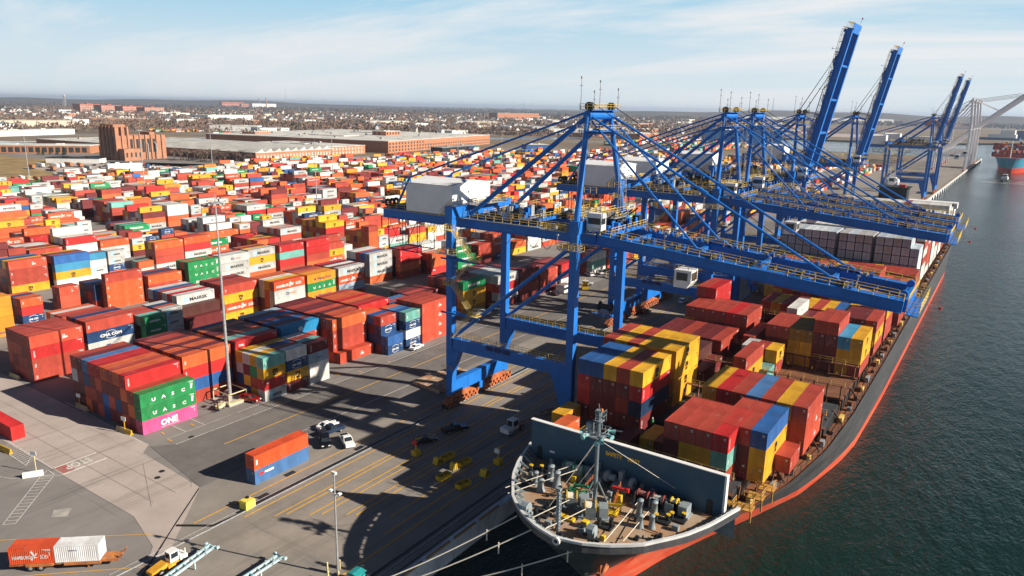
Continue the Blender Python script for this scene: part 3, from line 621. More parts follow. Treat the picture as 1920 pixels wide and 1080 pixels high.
    # ladder tower up the far apex post
    m = MB()
    for (dx, dy) in ((-.6,-.6),(.6,-.6),(.6,.6),(-.6,.6)): m.tube((2+dx,5.2+dy,44),(1.4+dx,5.2+dy,63), .05, n=4)
    for k in range(16): z = 44.5+k*1.2; m.rail([(1.3,4.6,z),(2.5,4.6,z),(2.5,5.8,z)], h=.1, step=2, r=.03)
    m.build('ladder_cage', STEEL, root)
    # machinery house
    h = MB(); h.prism([(-7.4,43.45),(6.6,43.45),(6.6,49.7),(-.4,50.6),(-7.4,49.7)], -46, -32.6, axis=0)
    hz = h.build('machinery_house', HOUSEW, root)
    m = MB(); m.prism([(-7.65,49.72),(-.4,50.66),(6.85,49.72),(6.85,49.9),(-.4,50.84),(-7.65,49.9)], -46.25, -32.35, axis=0); m.build('roof', HOUSEW, hz)
    m = MB(); m.cbox((-32.56,3.5,44.8),(.06,1.0,2.1)); m.build('door', STEEL, hz)
    m = MB(); m.box((-46,-7.2,43.3),(-32.6,-6.66,43.44)); m.rail([(-32.4,-7.6,43.4),(-30.6,-7.6,43.4),(-30.6,6,46)], step=1.5); m.tube((-35.5,-8.2,43.4),(-32.2,-8.2,46.2), .07, n=4); m.tube((-35.5,-7.5,44.4),(-32.2,-7.5,47.2), .05, n=4); m.tube((-35.5,-8.2,44.4),(-32.2,-8.2,47.2), .05, n=4)
    for k in range(8): m.cbox((-35.3+k*.42,-7.85,43.5+k*.36),(.3,.7,.05))
    m.build('house_stairway', RAILY, root)
    # rope sheaves at the back
    m = MB()
    for k, y in enumerate((-6.4,-5.2,-3.6,1.0,3.5,5.4)): m.lathe([(.35,-.14),(1.0,-.14),(1.0,.14),(.35,.14)], (-52.6+.25*(k%2),y,44.5), axis=1, n=14)
    m.cbox((-51,0,43.6),(4,11,.5)); m.build('rope_sheaves', DARK, root)
    # trolley with machinery
    m = MB(); m.box((-25,-6,43.5),(-13,6,44.1)); r9 = random.Random(3)
    for k in range(26):
        x, y = r9.uniform(-24,-14), r9.uniform(-5,5); sx, sy, sz = r9.uniform(.4,1.6), r9.uniform(.4,1.8), r9.uniform(.6,2.4); m.mi = k % 3
        m.box((x-sx/2,y-sy/2,44.1),(x+sx/2,y+sy/2,44.1+sz))
    for y in (-3,3): m.lathe([(0,-1),(.8,-1),(.8,1),(0,1)], (-18,y,45.2), axis=1, n=12)
    m.build('trolley', [BLUE, DARK, STEEL], root)
    m = MB(); m.rail([(-25,-6.1,44.1),(-13,-6.1,44.1),(-13,6.1,44.1),(-25,6.1,44.1),(-25,-6.1,44.1)], step=1.5); m.rail([(-21,-2,46.5),(-16,-2,46.5),(-16,2,46.5)], step=1.2); m.build('trolley_railing', RAILY, root)
    # small electric house near the water-side cross beam, and clutter on it
    m = MB(); m.box((1.3,-8.6,44.2),(4.4,-6.6,47.4)); m.mi = 1; m.box((4.42,-8.3,45.4),(4.45,-6.9,46.6)); m.box((1.5,-8.63,45.4),(4.2,-8.61,46.6)); m.build('electrical_house', [WHITEP, GLASS], root)
    m = MB()
    for k in range(24):
        x, y = r9.uniform(1.0,5.2), r9.uniform(-6,9); sz = r9.uniform(.5,2.0); m.mi = k % 2
        m.cbox((x,y,43.6+sz/2),(r9.uniform(.3,1.1),r9.uniform(.3,1.4),sz))
    for k in range(5): m.tube((1.2,-5+2.6*k,44),(5,-4+2.6*k,47.2), .16, n=5)
    m.mi = 0; m.box((.9,-6.4,43.0),(5.6,9.5,43.55)); m.build('hinge_platform', [BLUE, DARK], root)
    m = MB(); m.rail([(5.6,-6.4,43.5),(5.6,9.5,43.5)], step=1.5); m.rail([(1.5,-8.8,43.5),(5.6,-8.8,43.5)], step=1.3); m.build('hinge_platform_railing', RAILY, root)
    # operator cab under the girders
    cb = MB(); cb.prism([(-1.6,35.2),(1.0,35.2),(1.8,36.4),(1.8,38.6),(-1.6,38.6)], -1.7, 1.7); c = cb.build('operator_cab', WHITEP, root, loc=(18.5,0,-1.2))
    m = MB(); m.cbox((1.81,0,37.4),(.04,2.9,1.6)); m.cbox((0,-1.72,37.4),(2.2,.04,1.5)); m.cbox((0,1.72,37.4),(2.2,.04,1.5)); m.build('cab_window', GLASS, c)
    m = MB()
    for y in (-1.2, 1.2): m.tube((-1,y,38.6),(-1,y,42), .09, n=4); m.tube((1,y,38.6),(1,y,42), .09, n=4)
    m.rail([(-3,-2,36),(-1.7,-2,36),(-1.7,2,36)], step=1); m.build('cab_hanger', STEEL, c)
    # zigzag stairs on the near land leg
    m = MB(); fl = [17.4, 23.4, 29.4, 35.4, 41.2]; y = -LY-1.7
    for k in range(4):
        x0, x1 = (G+1.6, G+7.0) if k % 2 == 0 else (G+7.0, G+1.6)
        for dy in (-.45, .45):
            a, bb = Vector((x0,y+dy+k*.0,fl[k])), Vector((x1,y+dy,fl[k+1])); m.tube(a, bb, .07, n=4)
            for hh in (.55, 1.1): m.tube(a+Vector((0,0,hh)), bb+Vector((0,0,hh)), .035, n=4)
            for q in range(7): p = a.lerp(bb, q/6); m.tube(p, p+Vector((0,0,1.1)), .03, n=4)
        m.mi = 1
        for q in range(20): p = Vector((x0,y,fl[k])).lerp(Vector((x1,y,fl[k+1])), (q+.5)/20); m.cbox(p, (.24,.8,.04))
        m.mi = 0
        xx = x1; d = .9 if xx > G+3 else -.9
        m.cbox((xx+d,y,fl[k+1]),(1.9,1.9,.1)); m.rail([(xx+d*.2,y-.95,fl[k+1]),(xx+d*2,y-.95,fl[k+1]),(xx+d*2,y+.95,fl[k+1]),(xx+d*.2,y+.95,fl[k+1])], step=1)
    m.build('stairway', [RAILY, STEEL], root)
    m = MB()
    for z in (23.2, 35.2): m.tube((G-1.4,y,z-.3),(G+9,y,z-.3), .22, n=6); m.tube((G+1,-LY,z-.3),(G+9,y,z-.3), .16, n=6)
    m.build('stair_bracket', BLUE, root)
    # hanging maintenance frame under the back reach
    m = MB(); Z0, Z1 = 33.6, 41
    for x in (-53,-48.5,-44):
        for yy in (-6,0): m.tube((x,yy,Z0),(x,yy,Z1), .11, n=4)
    for yy in (-6,0):
        m.tube((-53,yy,Z0),(-44,yy,Z0), .13, n=4)
        for a in (-53,-48.5): m.tube((a,yy,Z0),(a+4.5,yy,Z1), .06, n=4); m.tube((a+4.5,yy,Z0),(a,yy,Z1), .06, n=4)
    for x in (-53,-48.5,-44): m.tube((x,-6,Z0),(x,0,Z0), .11, n=4)
    for k in range(9): m.tube((-52.5+k,-6,Z0+.1),(-52.5+k,0,Z0+.1), .05, n=4)
    m.build('maintenance_frame', mat('dark_blue_steel', (.015,.03,.11), .5, noise=.3), root)
    # festoon cable loops below the girders
    m = MB()
    for k in range(13):
        x0 = -42+k*3.4; pts = [(x0+3.4*i/6, -4.9, 41.0-2.6*math.sin(math.pi*i/6)) for i in range(7)]; m.path(pts, .06, n=4)
    m.build('festoon_cable', RUBBER, root)
    m = MB()
    for k in range(3): m.cbox((G+11+k*2.2,-LY-.86,16.6),(1.7,.05,1.0))
    m.build('notice_board', LET['navy'], root)
HINGE = Vector((2.6, 0, 42.2))
def boom_parts(root, ang):
    bm = MB(); b = bm
    for s in (-1, 1):
        b.box((0,s*6-.55,-1.0),(54,s*6+.55,1.1)); b.box((0,s*6-.85,-1.1),(54,s*6+.85,-.99))
        for k in range(13): b.box((2+4*k,s*6-.59,-.98),(2.12+4*k,s*6+.59,1.0))
        for x in (20.5, 43.5): b.prism([(x-3.5,1.1),(x+2.2,1.1),(x+.2,2.3),(x-.8,2.3)], s*6-.25, s*6+.25)
    for x in (6, 18, 30, 42): b.box((x-.35,-5.38,-.9),(x+.35,5.38,.7))
    b.box((53.2,-5.38,-1.1),(54.6,5.38,1.0))
    B = b.build('boom', BLUE, root, loc=HINGE); B.rotation_euler = (0, ang, 0)
    m = MB()
    for s in (-1, 1):
        m.rail([(1,s*7.4,1.1),(54,s*7.4,1.1)], step=2.2, r=.075); m.rail([(2,s*5.2,1.1),(53,s*5.2,1.1)], step=3.2, r=.045)
    m.rail([(54.6,-7.4,1.1),(54.6,7.4,1.1)], step=1.4)
    for z in (-1, 0): m.rail([(54.6,-7,z),(56.4,-7,z),(56.4,7,z),(54.6,7,z)], step=2.3, r=.045)
    for y in (-6,-3,0,3,6): m.tube((54.6,y,-1.2),(56.4,y+.8,1.2), .05, n=4)
    m.build('boom_railing', RAILY, B)
    m = MB()
    for s in (-1, 1): m.box((1,min(s*6.62,s*7.5),.95),(54,max(s*6.62,s*7.5),1.07))
    m.box((54.6,-7,-1.1),(56.4,7,-.98)); m.build('boom_walkway', BLUE, B)
    m = MB()
    for y in (-4.5,4.5): m = MB(); m.lathe([(0,-.3),(.6,-.3),(.6,.3),(0,.3)], (53.6,y,1.6), axis=1, n=14); m.build('tip_sheave', BLUE, B)
    for x in (4, 9, 15, 22, 29, 37, 44):
        for k in range(4): m = MB(); m.cbox((x+.7*k,-6+.5*k*(1 if x % 2 else -1)*.4,1.5),(.5,.5,.6+.3*k)); m.build('winch_box', [BLUE, DARK, STEEL][k % 3], B); m = MB(); m.cbox((x+1.1*k,6.0,1.4),(.6,.5,.5+.3*(k%2))); m.build('junction_box', [STEEL, BLUE][k % 2], B)
    for x in (8, 26): m = MB(); m.tube((x,-4.6,1.5),(x+14,-4.9,1.9), .2, n=5); m.build('boom_pipe', BLUE, B)
    m = MB(); m.tube((56.4,3,-1),(58.6,3,-1.2), .07, n=4); m.mi = 1; m.lathe([(0,-.25),(.25,-.22),(.25,.22),(0,.25)], (58.7,3,-1.2), n=8); m.mi = 0
    for x in (14, 33, 47): m.tube((x,-7.3,1.1),(x,-7.3,3.4), .05, n=4); m.cbox((x,-7.3,3.5),(.4,.3,.3))
    m.build('boom_lamp', [STEEL, REDP], B)
    return B
def stays_down(root, ang):
    R = Matrix.Rotation(ang, 3, 'Y')
    for s in (-1, 1):
        for x, r, top in ((43.0, .24, 65.2), (20.0, .20, 64.4)):
            m = MB(); p = HINGE+R@Vector((x, s*6, 2.0)); a = Vector((-.6, s*4.7, top)); m.tube(a, p, r, n=7); mid = a.lerp(p, .5); m.tube(mid-(p-a).normalized()*.9, mid+(p-a).normalized()*.9, r*1.7, n=7)
            m.build('fore_stay', BLUE, root)
    m = MB()
    for y in (-3.6, 3.6): m.tube((-1.4,y,68),HINGE+R@Vector((43,y,1.6)), .07, n=4)
    m.build('hoist_rope', DARK, root)
def stays_up(root, ang):
    R = Matrix.Rotation(ang, 3, 'Y')
    m = MB()
    for s in (-1, 1):
        for x in (24, 46):
            p = HINGE+R@Vector((x, s*4, 1.6))
            for dy in (-.4, .4): m.tube((-1.4,s*4.6+dy,67.5), p, .07, n=4)
    m.build('hoist_rope', DARK, root)
    for s in (-1, 1):
        m = MB(); e = HINGE+R@Vector((20, s*6, 2)); k = Vector((5.0, s*5.5, 56)); m.tube((-.6,s*4.7,65), Vector((4.2,s*5.3,64)), .26, n=6); m.tube((4.2,s*5.3,64), (2.2,s*5.8,47), .24, n=6); m.build('fore_stay', BLUE, root)
        m = MB(); q = [HINGE+R@Vector((x, s*6, z)) for x, z in ((13,1.1),(15,2.6),(33,2.6),(36,1.1))]; m.path(q, .17, n=5); m.build('folded_stay', BLUE, root)
DROOP = rad(4.7); UP = -rad(79)
CR = [(132.5, -67.7, 0), (212.0, -67.7, 0), (239.0, -67.7, 0), (294.5, -67.7, 1), (400.0, -67.0, 1), (674, -57.5, 1), (748, -56.4, 1)]
CL = ['nearest blue gantry crane with lowered boom reaching over the ship bow', 'second nearest blue gantry crane, lowered boom, white machinery house behind the apex of the first',
      'third blue gantry crane with the farthest of the three lowered booms', 'blue gantry crane with the tallest raised boom, right behind the lowered booms', 'blue gantry crane with raised boom, middle of the raised ones',
      'far blue gantry crane, left of the pair standing close with raised booms', 'far blue gantry crane, right of the pair standing close with raised booms']
proto = None
for i, (y, x, st) in enumerate(CR):
    r = thing('gantry_crane', CL[i], 'crane', (x, y, 0), group='blue container cranes along the quay')
    if proto is None: crane_parts(r); proto = list(r.children)
    else:
        for ch in proto: dup(ch, r)
        if i == 1: cable_reel(r); reel = list(r.children)[-2:]
        else:
            for ch in reel: dup(ch, r)
    if i == 0:
        boomproto = boom_parts(r, DROOP); stays_down(r, DROOP); downs = [c for c in r.children if c.name.startswith(('fore_stay', 'hoist_rope'))]
    else:
        bo = dup(boomproto, r); bo.rotation_euler = (0, UP if st else DROOP, 0)
        if not st:
            for c in downs: dup(c, r)
        elif i == 3: stays_up(r, UP); ups = [c for c in r.children if c.name.startswith(('fore_stay', 'hoist_rope', 'folded_stay'))]
        else:
            for c in ups: dup(c, r)
# white cranes at the far berth
WC = mat('white_crane_paint', (.88,.86,.87), .5, noise=.15, scale=.3); WCR = mat('faded_red_crane_paint', (.55,.22,.18), .5, noise=.3, scale=.3)
wp = None
for i, y in enumerate((1090, 1150, 1205, 1262)):
    lab = ['nearest white crane with brace and raised boom on far quay', 'second white crane along the far quay', 'third white crane along the far quay', 'farthest white crane at the end of the quay'][i]
    r = thing('white_gantry_crane', lab, 'crane', (-53+i*.6, y, 0), group='white container cranes on the far quay')
    if wp is None:
        for x in (-32, 0):
            for s in (-1, 1):
                m = MB(); m.beam((x-(2.5 if x else 0),s*13,1.5),(x,s*12,52), 2.1, 2.1); m.mi = 1; m.box((x-3.4 if x else x-1,s*13-4,0),(x-1 if x else x+1,s*13+4,2)); m.build('leg', [WC, WCR], r)
        m = MB()
        for s in (-1, 1): m = MB(); m.box((-32,s*12.6-1,17),(0,s*12.6+1,20.5)); m.build('portal_beam', WC, r)
        for x in (-32, 0): m = MB(); m.box((x-1,-12,50),(x+1,12,53)); m.build('cross_beam', WC, r)
        for s in (-1, 1):
            m = MB(); m.tube((-33,s*12.6,19),(-1,s*12,50), .8, n=8); m.build('diagonal_brace', WC, r)
            m = MB(); m.box((-60,s*5-.8,50.5),(3,s*5+.8,53.2)); m.build('girder', WC, r)
            m = MB(); m.beam((0,s*12,52),(-3,s*4,86), 2.2, 2.2, 1.6, 1.6); m.beam((-26,s*6,53),(-4,s*4,85), 1.1, 1.1); m.build('apex_post', WC, r)
            m = MB(); m.tube((-4,s*4,86),(-56,s*5,54), .3, n=5); m.tube((-2,s*4,86),(46,s*4,94), .2, n=5); m.tube((-2,s*4,86),(24,s*4,74), .2, n=5); m.build('stay', WC, r)
            m = MB(); m.beam((2,s*4.6,52),(64,s*4.6,106), 1.5, 2.6)
            for k in range(9): m.mi = 1; m.cbox((40+k*2.3,s*4.6,85.9+k*2.0),(.8,1.6,1.2))
            m.build('boom', [WC, DARK], r)
        m = MB()
        for k in range(10): a = k/9; m.box((4+58*a-.4,-3.9,53+51*a),(4+58*a+.4,3.9,54+51*a))
        m.build('boom_tie', WC, r)
        m = MB(); m.box((-3.6,-5,85),(-1,5,88)); m.mi = 1; m.rail([(-4,-5,88),(0,-5,88),(0,5,88)], step=2); m.box((-50,-7,53.2),(-30,7,54.5)); m.rail([(-60,-6,54),(0,-6,54)], step=4); m.build('apex_beam', [WC, WCR], r)
        m = MB(); m.box((-50,-6,54.5),(-34,6,60.5)); m.build('machinery_house', WCR, r)
        m = MB(); m.cbox((-15,-13.7,18.8),(4,.1,2)); m.build('sign_board', REDP, r)
        wp = list(r.children)
    else:
        for ch in wp: dup(ch, r)
# ------------------------------------------------------------ the container ship alongside
SX = -41.4
ship = thing('container_ship', 'big black and red container ship moored bow first along the quay', 'ship', (SX, 250, -3))
def sp(mb, name, mats, parent=None, smooth=False, **kw):
    if parent is None: return mb.build(name, mats, ship, loc=(-SX, -250, 3), smooth=smooth, **kw)
    return mb.build(name, mats, parent, smooth=smooth, **kw)
HULL = bpy.data.materials.new('hull_paint'); HULL.use_nodes = True
t = HULL.node_tree; b = t.nodes['Principled BSDF']; b.inputs['Roughness'].default_value = .42
g = N(t, 'ShaderNodeNewGeometry'); sx = N(t, 'ShaderNodeSeparateXYZ'); t.links.new(g.outputs['Position'], sx.inputs[0])
mr = N(t, 'ShaderNodeMapRange'); mr.inputs['From Min'].default_value = 102; mr.inputs['From Max'].default_value = 128; mr.inputs['To Min'].default_value = 3.4; mr.inputs['To Max'].default_value = -.7; t.links.new(sx.outputs['Y'], mr.inputs['Value'])
lt = N(t, 'ShaderNodeMath', operation='LESS_THAN'); t.links.new(sx.outputs['Z'], lt.inputs[0]); t.links.new(mr.outputs[0], lt.inputs[1])
def nzf(sc, st):
    mpn = N(t, 'ShaderNodeMapping'); mpn.inputs['Scale'].default_value = st; t.links.new(g.outputs['Position'], mpn.inputs[0])
    nz = N(t, 'ShaderNodeTexNoise'); nz.inputs['Scale'].default_value = sc; nz.inputs['Detail'].default_value = 7; nz.inputs['Roughness'].default_value = .7; t.links.new(mpn.outputs[0], nz.inputs['Vector']); return nz.outputs['Fac']
def mixn(fac, a, bb, lo=.45, hi=.75):
    rp = N(t, 'ShaderNodeMapRange'); rp.inputs['From Min'].default_value = lo; rp.inputs['From Max'].default_value = hi; t.links.new(fac, rp.inputs['Value'])
    m = N(t, 'ShaderNodeMix', data_type='RGBA'); t.links.new(rp.outputs[0], m.inputs['Factor']); m.inputs['A'].default_value = (*a, 1); m.inputs['B'].default_value = (*bb, 1); return m.outputs['Result']
blk0 = mixn(nzf(.5, (1,.15,1.2)), (.045,.047,.055), (.095,.09,.09)); blk = N(t, 'ShaderNodeMix', data_type='RGBA'); t.links.new(blk0, blk.inputs['A']); blk.inputs['B'].default_value = (.17,.10,.065,1); rst = N(t, 'ShaderNodeMapRange'); rst.inputs['From Min'].default_value = .60; rst.inputs['From Max'].default_value = .74; rst.inputs['To Max'].default_value = .7; t.links.new(nzf(.45, (1,1,.10)), rst.inputs['Value']); t.links.new(rst.outputs[0], blk.inputs['Factor']); blk = blk.outputs['Result']; red = mixn(nzf(.4, (1,.1,2)), (.62,.055,.02), (.60,.16,.09), .4, .7)
mx = N(t, 'ShaderNodeMix', data_type='RGBA'); t.links.new(lt.outputs[0], mx.inputs['Factor']); t.links.new(blk, mx.inputs['A']); t.links.new(red, mx.inputs['B']); t.links.new(mx.outputs['Result'], b.inputs['Base Color'])
LV = [(-3.6, [(88,.2),(94.4,2.4),(101.8,4.3),(111,7.6),(120,11.2),(135,16.8),(153,20.3),(164,21.5),(197,22.1),(380,22.1),(415,17),(440,9)]),
      (3, [(81,.2),(83,1.4),(90,3.6),(99,6.9),(110,12),(120,15.8),(135,19.6),(153,21.7),(165,22.2),(197,22.5),(380,22.5),(415,19),(442,14)]),
      (8, [(76.3,.2),(77.5,2.6),(81,5.4),(86,8.2),(93,11.4),(104,15.9),(115,19),(130,21.4),(150,22.4),(197,22.7),(390,22.7),(420,20),(443,16.5)]),
      (13, [(72.4,.3),(73.1,3.2),(74.6,6.2),(77.3,9.7),(82.6,13.3),(87,15.2),(93,16.9),(100,18.7),(110,20.5),(127,22.2),(150,22.8),(390,22.8),(425,20),(444,17.5)])]
NS = 70; tt = (np.arange(NS+1)/NS)**2.3
def level(z):
    for (z0, a), (z1, bb) in zip(LV, LV[1:]):
        if z <= z1 or z1 == 13:
            f = (z-z0)/(z1-z0); out = []
            ya = a[0][0]+(a[-1][0]-a[0][0])*tt; yb = bb[0][0]+(bb[-1][0]-bb[0][0])*tt
            ba = np.interp(ya, *zip(*a)); b2 = np.interp(yb, *zip(*bb)); f = min(f, 1.08)
            return ya*(1-f)+yb*f, ba*(1-f)+b2*f
def side(z, Y): ys, bs = level(z); return float(np.interp(Y, ys, bs))
zs = [-3.6,-2.4,-1,.5,2,3.4,5,6.5,8,9,10.2,11.4,12.6]
m = MB(); idx = {}
for zi, z in enumerate(zs):
    ys, bs = level(z)
    for s in (-1, 1):
        for j in range(NS+1): idx[(zi, s, j)] = len(m.v); m.v.append((SX+s*bs[j], ys[j], z))
for zi in range(len(zs)-1):
    for s in (-1, 1):
        for j in range(NS):
            if zs[zi+1] > 10.2 and m.v[idx[(zi,s,j)]][1] > 93.5: continue
            q = (idx[(zi,s,j)], idx[(zi,s,j+1)], idx[(zi+1,s,j+1)], idx[(zi+1,s,j)]); m.f.append(q if s > 0 else q[::-1]); m.m.append(0)
    if zs[zi+1] <= 10.2: m.f.append((idx[(zi,1,NS)], idx[(zi,-1,NS)], idx[(zi+1,-1,NS)], idx[(zi+1,1,NS)])); m.m.append(0)
    m.f.append((idx[(zi,-1,0)], idx[(zi,1,0)], idx[(zi+1,1,0)], idx[(zi+1,-1,0)])); m.m.append(0)
sp(m, 'hull', HULL, smooth=False)
DECK = mat('forecastle_deck_paint', (.33,.26,.19), .8, noise=.3, scale=.35, coord='World', col2=(.33,.165,.075), thr=(.42,.66), detail=9); layered(DECK, (.48,.43,.36), .75, (.66,.69), .8); layered(DECK, (.07,.06,.055), .5, (.64,.8), .6)
DECKB = mat('main_deck_brown', (.24,.085,.035), .8, noise=.4, scale=.3, coord='World', col2=(.12,.05,.03), thr=(.4,.7))
ys, bs = level(12.6); sel = [j for j in range(NS+1) if ys[j] < 93.3]
m = MB(); pts = [(SX+bs[j]-.1, ys[j]+.05, 12.7) for j in sel]+[(SX+side(12.6,93.4)-.1, 93.4, 12.7)]
m.add(pts+[(2*SX-x, y, z) for x, y, z in reversed(pts)], [tuple(range(2*len(pts)))]); sp(m, 'forecastle_deck', DECK)
m = MB(); w = side(12.6, 93.4); m.add([(SX-w,93.4,9),(SX+w,93.4,9),(SX+w,93.4,12.7),(SX-w,93.4,12.7)], [(0,3,2,1)]); sp(m, 'forecastle_bulkhead', GREYM)
ys, bs = level(10.2); m = MB(); pts = [(SX+bs[j]-.05, ys[j], 10.0) for j in range(NS+1) if ys[j] > 90]
m.add(pts+[(2*SX-x, y, z) for x, y, z in reversed(pts)], [tuple(range(2*len(pts)))]); sp(m, 'main_deck', DECKB)
# bulwark with white rail cap and inner ribs
BW = mat('bulwark_paint', (.60,.61,.61), .5, noise=.2, scale=.5)
m = MB(); ys, bs = level(13.0); J = [j for j in range(NS+1) if ys[j] < 93.4]
ring = [(SX+bs[j], ys[j]) for j in J]+[(SX+side(13,93.4), 93.4)]; ring = [(2*SX-x, y) for x, y in reversed(ring)]+ring
def offs(r, d):
    out = []
    for i, (x, y) in enumerate(r):
        a = r[max(0,i-1)]; c = r[min(len(r)-1,i+1)]; n = Vector((c[1]-a[1], -(c[0]-a[0]))).normalized(); out.append((x+n.x*d, y+n.y*d))
    return out
ro, ri, rc = offs(ring, .06), offs(ring, -.2), offs(ring, .2); n = len(ring)
for (a, za, bb, zb, mi9) in ((ro,12.55,ro,13.62,2),(ro,13.62,rc,13.65,0),(rc,13.65,rc,14.0,0),(rc,14.0,ri,14.0,0),(ri,14.0,ri,12.7,1)):
    b0 = len(m.v); m.v += [(x,y,za) for x, y in a]+[(x,y,zb) for x, y in bb]; m.f += [(b0+i,b0+i+1,b0+n+i+1,b0+n+i) for i in range(n-1)]; m.m += [mi9]*(n-1)
bw = sp(m, 'bulwark', [BW, GREYM, HULL])
m = MB(); rib = offs(ring, -.25); rb2 = offs(ring, -1.5)
L0 = 0
for i in range(n-1):
    a, c = Vector(rib[i]), Vector(rib[i+1]); k = max(1, int((c-a).length/1.1))
    for q in range(k):
        p = a.lerp(c, q/k); o2 = Vector(rb2[i]).lerp(Vector(rb2[i+1]), q/k); m = MB(); m.beam((p.x,p.y,13.9),(o2.x,o2.y,12.75), .10, .30, .1, .5); sp(m, 'bulwark_stay', GREYM)
m = MB()
for i in range(0, n, 7):
    m = MB(); p = rb2[i]; m.cbox((p[0],p[1],12.95),(.9,.9,.5)); m.tube((p[0]-.2,p[1],13.1),(p[0]-.2,p[1],13.6), .22, n=8); m.tube((p[0]+.25,p[1]+.2,13.1),(p[0]+.25,p[1]+.2,13.6), .22, n=8); sp(m, 'fairlead_roller', DARK)
m = MB()   # stem fairlead and anchor
m.lathe([(.25,-.2),(.55,-.22),(.55,.22),(.25,.2)], (SX+.4,72.2,13.55), axis=1, n=14); sp(m, 'stem_fairlead', BW)
m = MB(); m.cbox((-38.4,80.2,6.6),(.5,1.6,2.2)); m.beam((-38.1,79.4,5.4),(-37.7,81.2,8.2), .4, .4); m.beam((-38.2,79.0,5.8),(-38.4,82,5.6), .6, .5); sp(m, 'anchor', BOGIE)
m = MB(); put_text(m, '5', 1.5, (-40.55,79.6,4.6), (.35,.93,0), (.25,0,.97)); sp(m, 'draught_mark', WHITEP)
# breakwater
BWB = mat('breakwater_blue_grey', (.028,.082,.14), .55, noise=.25, scale=.25, col2=(.05,.10,.15)); layered(BWB, (.16,.10,.07), .7, (.66,.8), .5)
m = MB(); m.box((-57.1,91.3,12.7),(-26.1,91.7,19)); m.mi = 1; m.box((-57.25,91.2,19.0),(-25.9,91.95,19.12)); m.box((-26.1,91.25,12.7),(-25.8,92.2,19.0)); m.mi = 0
for k in range(15): x = -56.3+2.1*k; m.prism([(91.7,12.7),(94,12.7),(91.7,18.5)], x, x+.12, axis=0)
br = sp(m, 'breakwater', [BWB, WHITEP])
m = MB(); put_text(m, 'SAFETY', .88, (-44.0,91.27,16.9), (1,0,0), (0,0,1), bold=.05, sx=.92); put_text(m, 'FIRST', .88, (-40.4,91.27,16.9), (1,0,0), (0,0,1), bold=.05, sx=.92); sp(m, 'lettering', LET['yellow'], br)
for x in (-55.5, -27.9):
    m = MB(); m.prism([(x-.45,12.75),(x+.45,12.75),(x+.45,14.7),(x+.25,15.0),(x-.25,15.0),(x-.45,14.7)], 91.22, 91.28); sp(m, 'door', DARK, br)
m = MB(); m.cbox((-53.2,91.27,14.6),(.9,.04,.3)); sp(m, 'sign_plate', WHITEP, br)
# foremast with loudhailers and lights
MX, MY = -42.2, 84.8
m = MB(); m.tube((MX,MY,12.7),(MX,MY,22.8), .30, .27, n=14); m.tube((MX,MY,22.8),(MX,MY,25.9), .36, .33, n=14); m.tube((MX,MY,22.5),(MX,MY,22.9), .9, n=12); m.tube((MX,MY,25.9),(MX,MY,26.4), .55, n=12)
for a in (0, 2.1, 4.2): m.tube((MX+.4*math.cos(a),MY+.4*math.sin(a),16),(MX+2.3*math.cos(a),MY+2.3*math.sin(a),12.8), .11, n=6)
mast = sp(m, 'foremast', mat('mast_grey_paint', (.15,.19,.215), .5, noise=.3, scale=.8))
m = MB(); m.cbox((MX,MY,22.9),(2.2,2.2,.08)); m.rail([(MX-1.3,MY-1.3,22.9),(MX+1.3,MY-1.3,22.9),(MX+1.3,MY+1.3,22.9),(MX-1.3,MY+1.3,22.9),(MX-1.3,MY-1.3,22.9)], step=.9, r=.04)
m.cbox((MX-1.2,MY-.2,23.9),(.8,.8,1.5)); m.tube((MX+.2,MY,26.2),(MX-.1,MY,27.6), .05, n=4); m.tube((MX+.6,MY,24),(MX+.6,MY,27), .04, n=4); m.cbox((MX,MY,26.5),(.9,.7,.35)); m.cbox((MX,MY,25.2),(1.3,1.0,.12)); m.rail([(MX-.2,MY-.6,25.2),(MX+.9,MY-.6,25.2),(MX+.9,MY+.5,25.2)], h=1.6, step=.5, r=.03); sp(m, 'mast_platform', GREYM, mast)
m = MB()
for (dx, dy, dz, ax, ay) in ((-1.7,-.6,.4,-1,-.5),(-1.2,-1.3,.2,-.3,-1),(1.2,-1.2,.2,.4,-1),(1.8,-.3,.8,1,-.4),(1.4,.9,.9,1,.5),(.7,-1.4,-.2,.2,-1)):
    p = Vector((MX+dx,MY+dy,22.9+dz*.8)); d = Vector((ax,ay,-.15)).normalized(); m.tube(p, p+d*.7, .16, .38, n=10); m.tube(p-d*.3, p, .2, n=8)
sp(m, 'loudhailers', mat('pale_turquoise_paint', (.22,.48,.50), .5, noise=.2), mast)
m = MB(); m.cbox((MX+.55,MY-.3,26.9),(.25,.25,.4)); sp(m, 'mast_light', LET['orange'], mast)
m = MB(); m.tube((MX,MY,22.4),(MX-4.2,MY-5.8,13), .045, n=4); m.tube((MX,MY,22.4),(MX+9.4,91.2,15.0), .035, n=4); m.tube((MX,MY,22.4),(MX-5.5,91.2,14.5), .03, n=4); sp(m, 'mast_stay_wires', ROPE, mast)
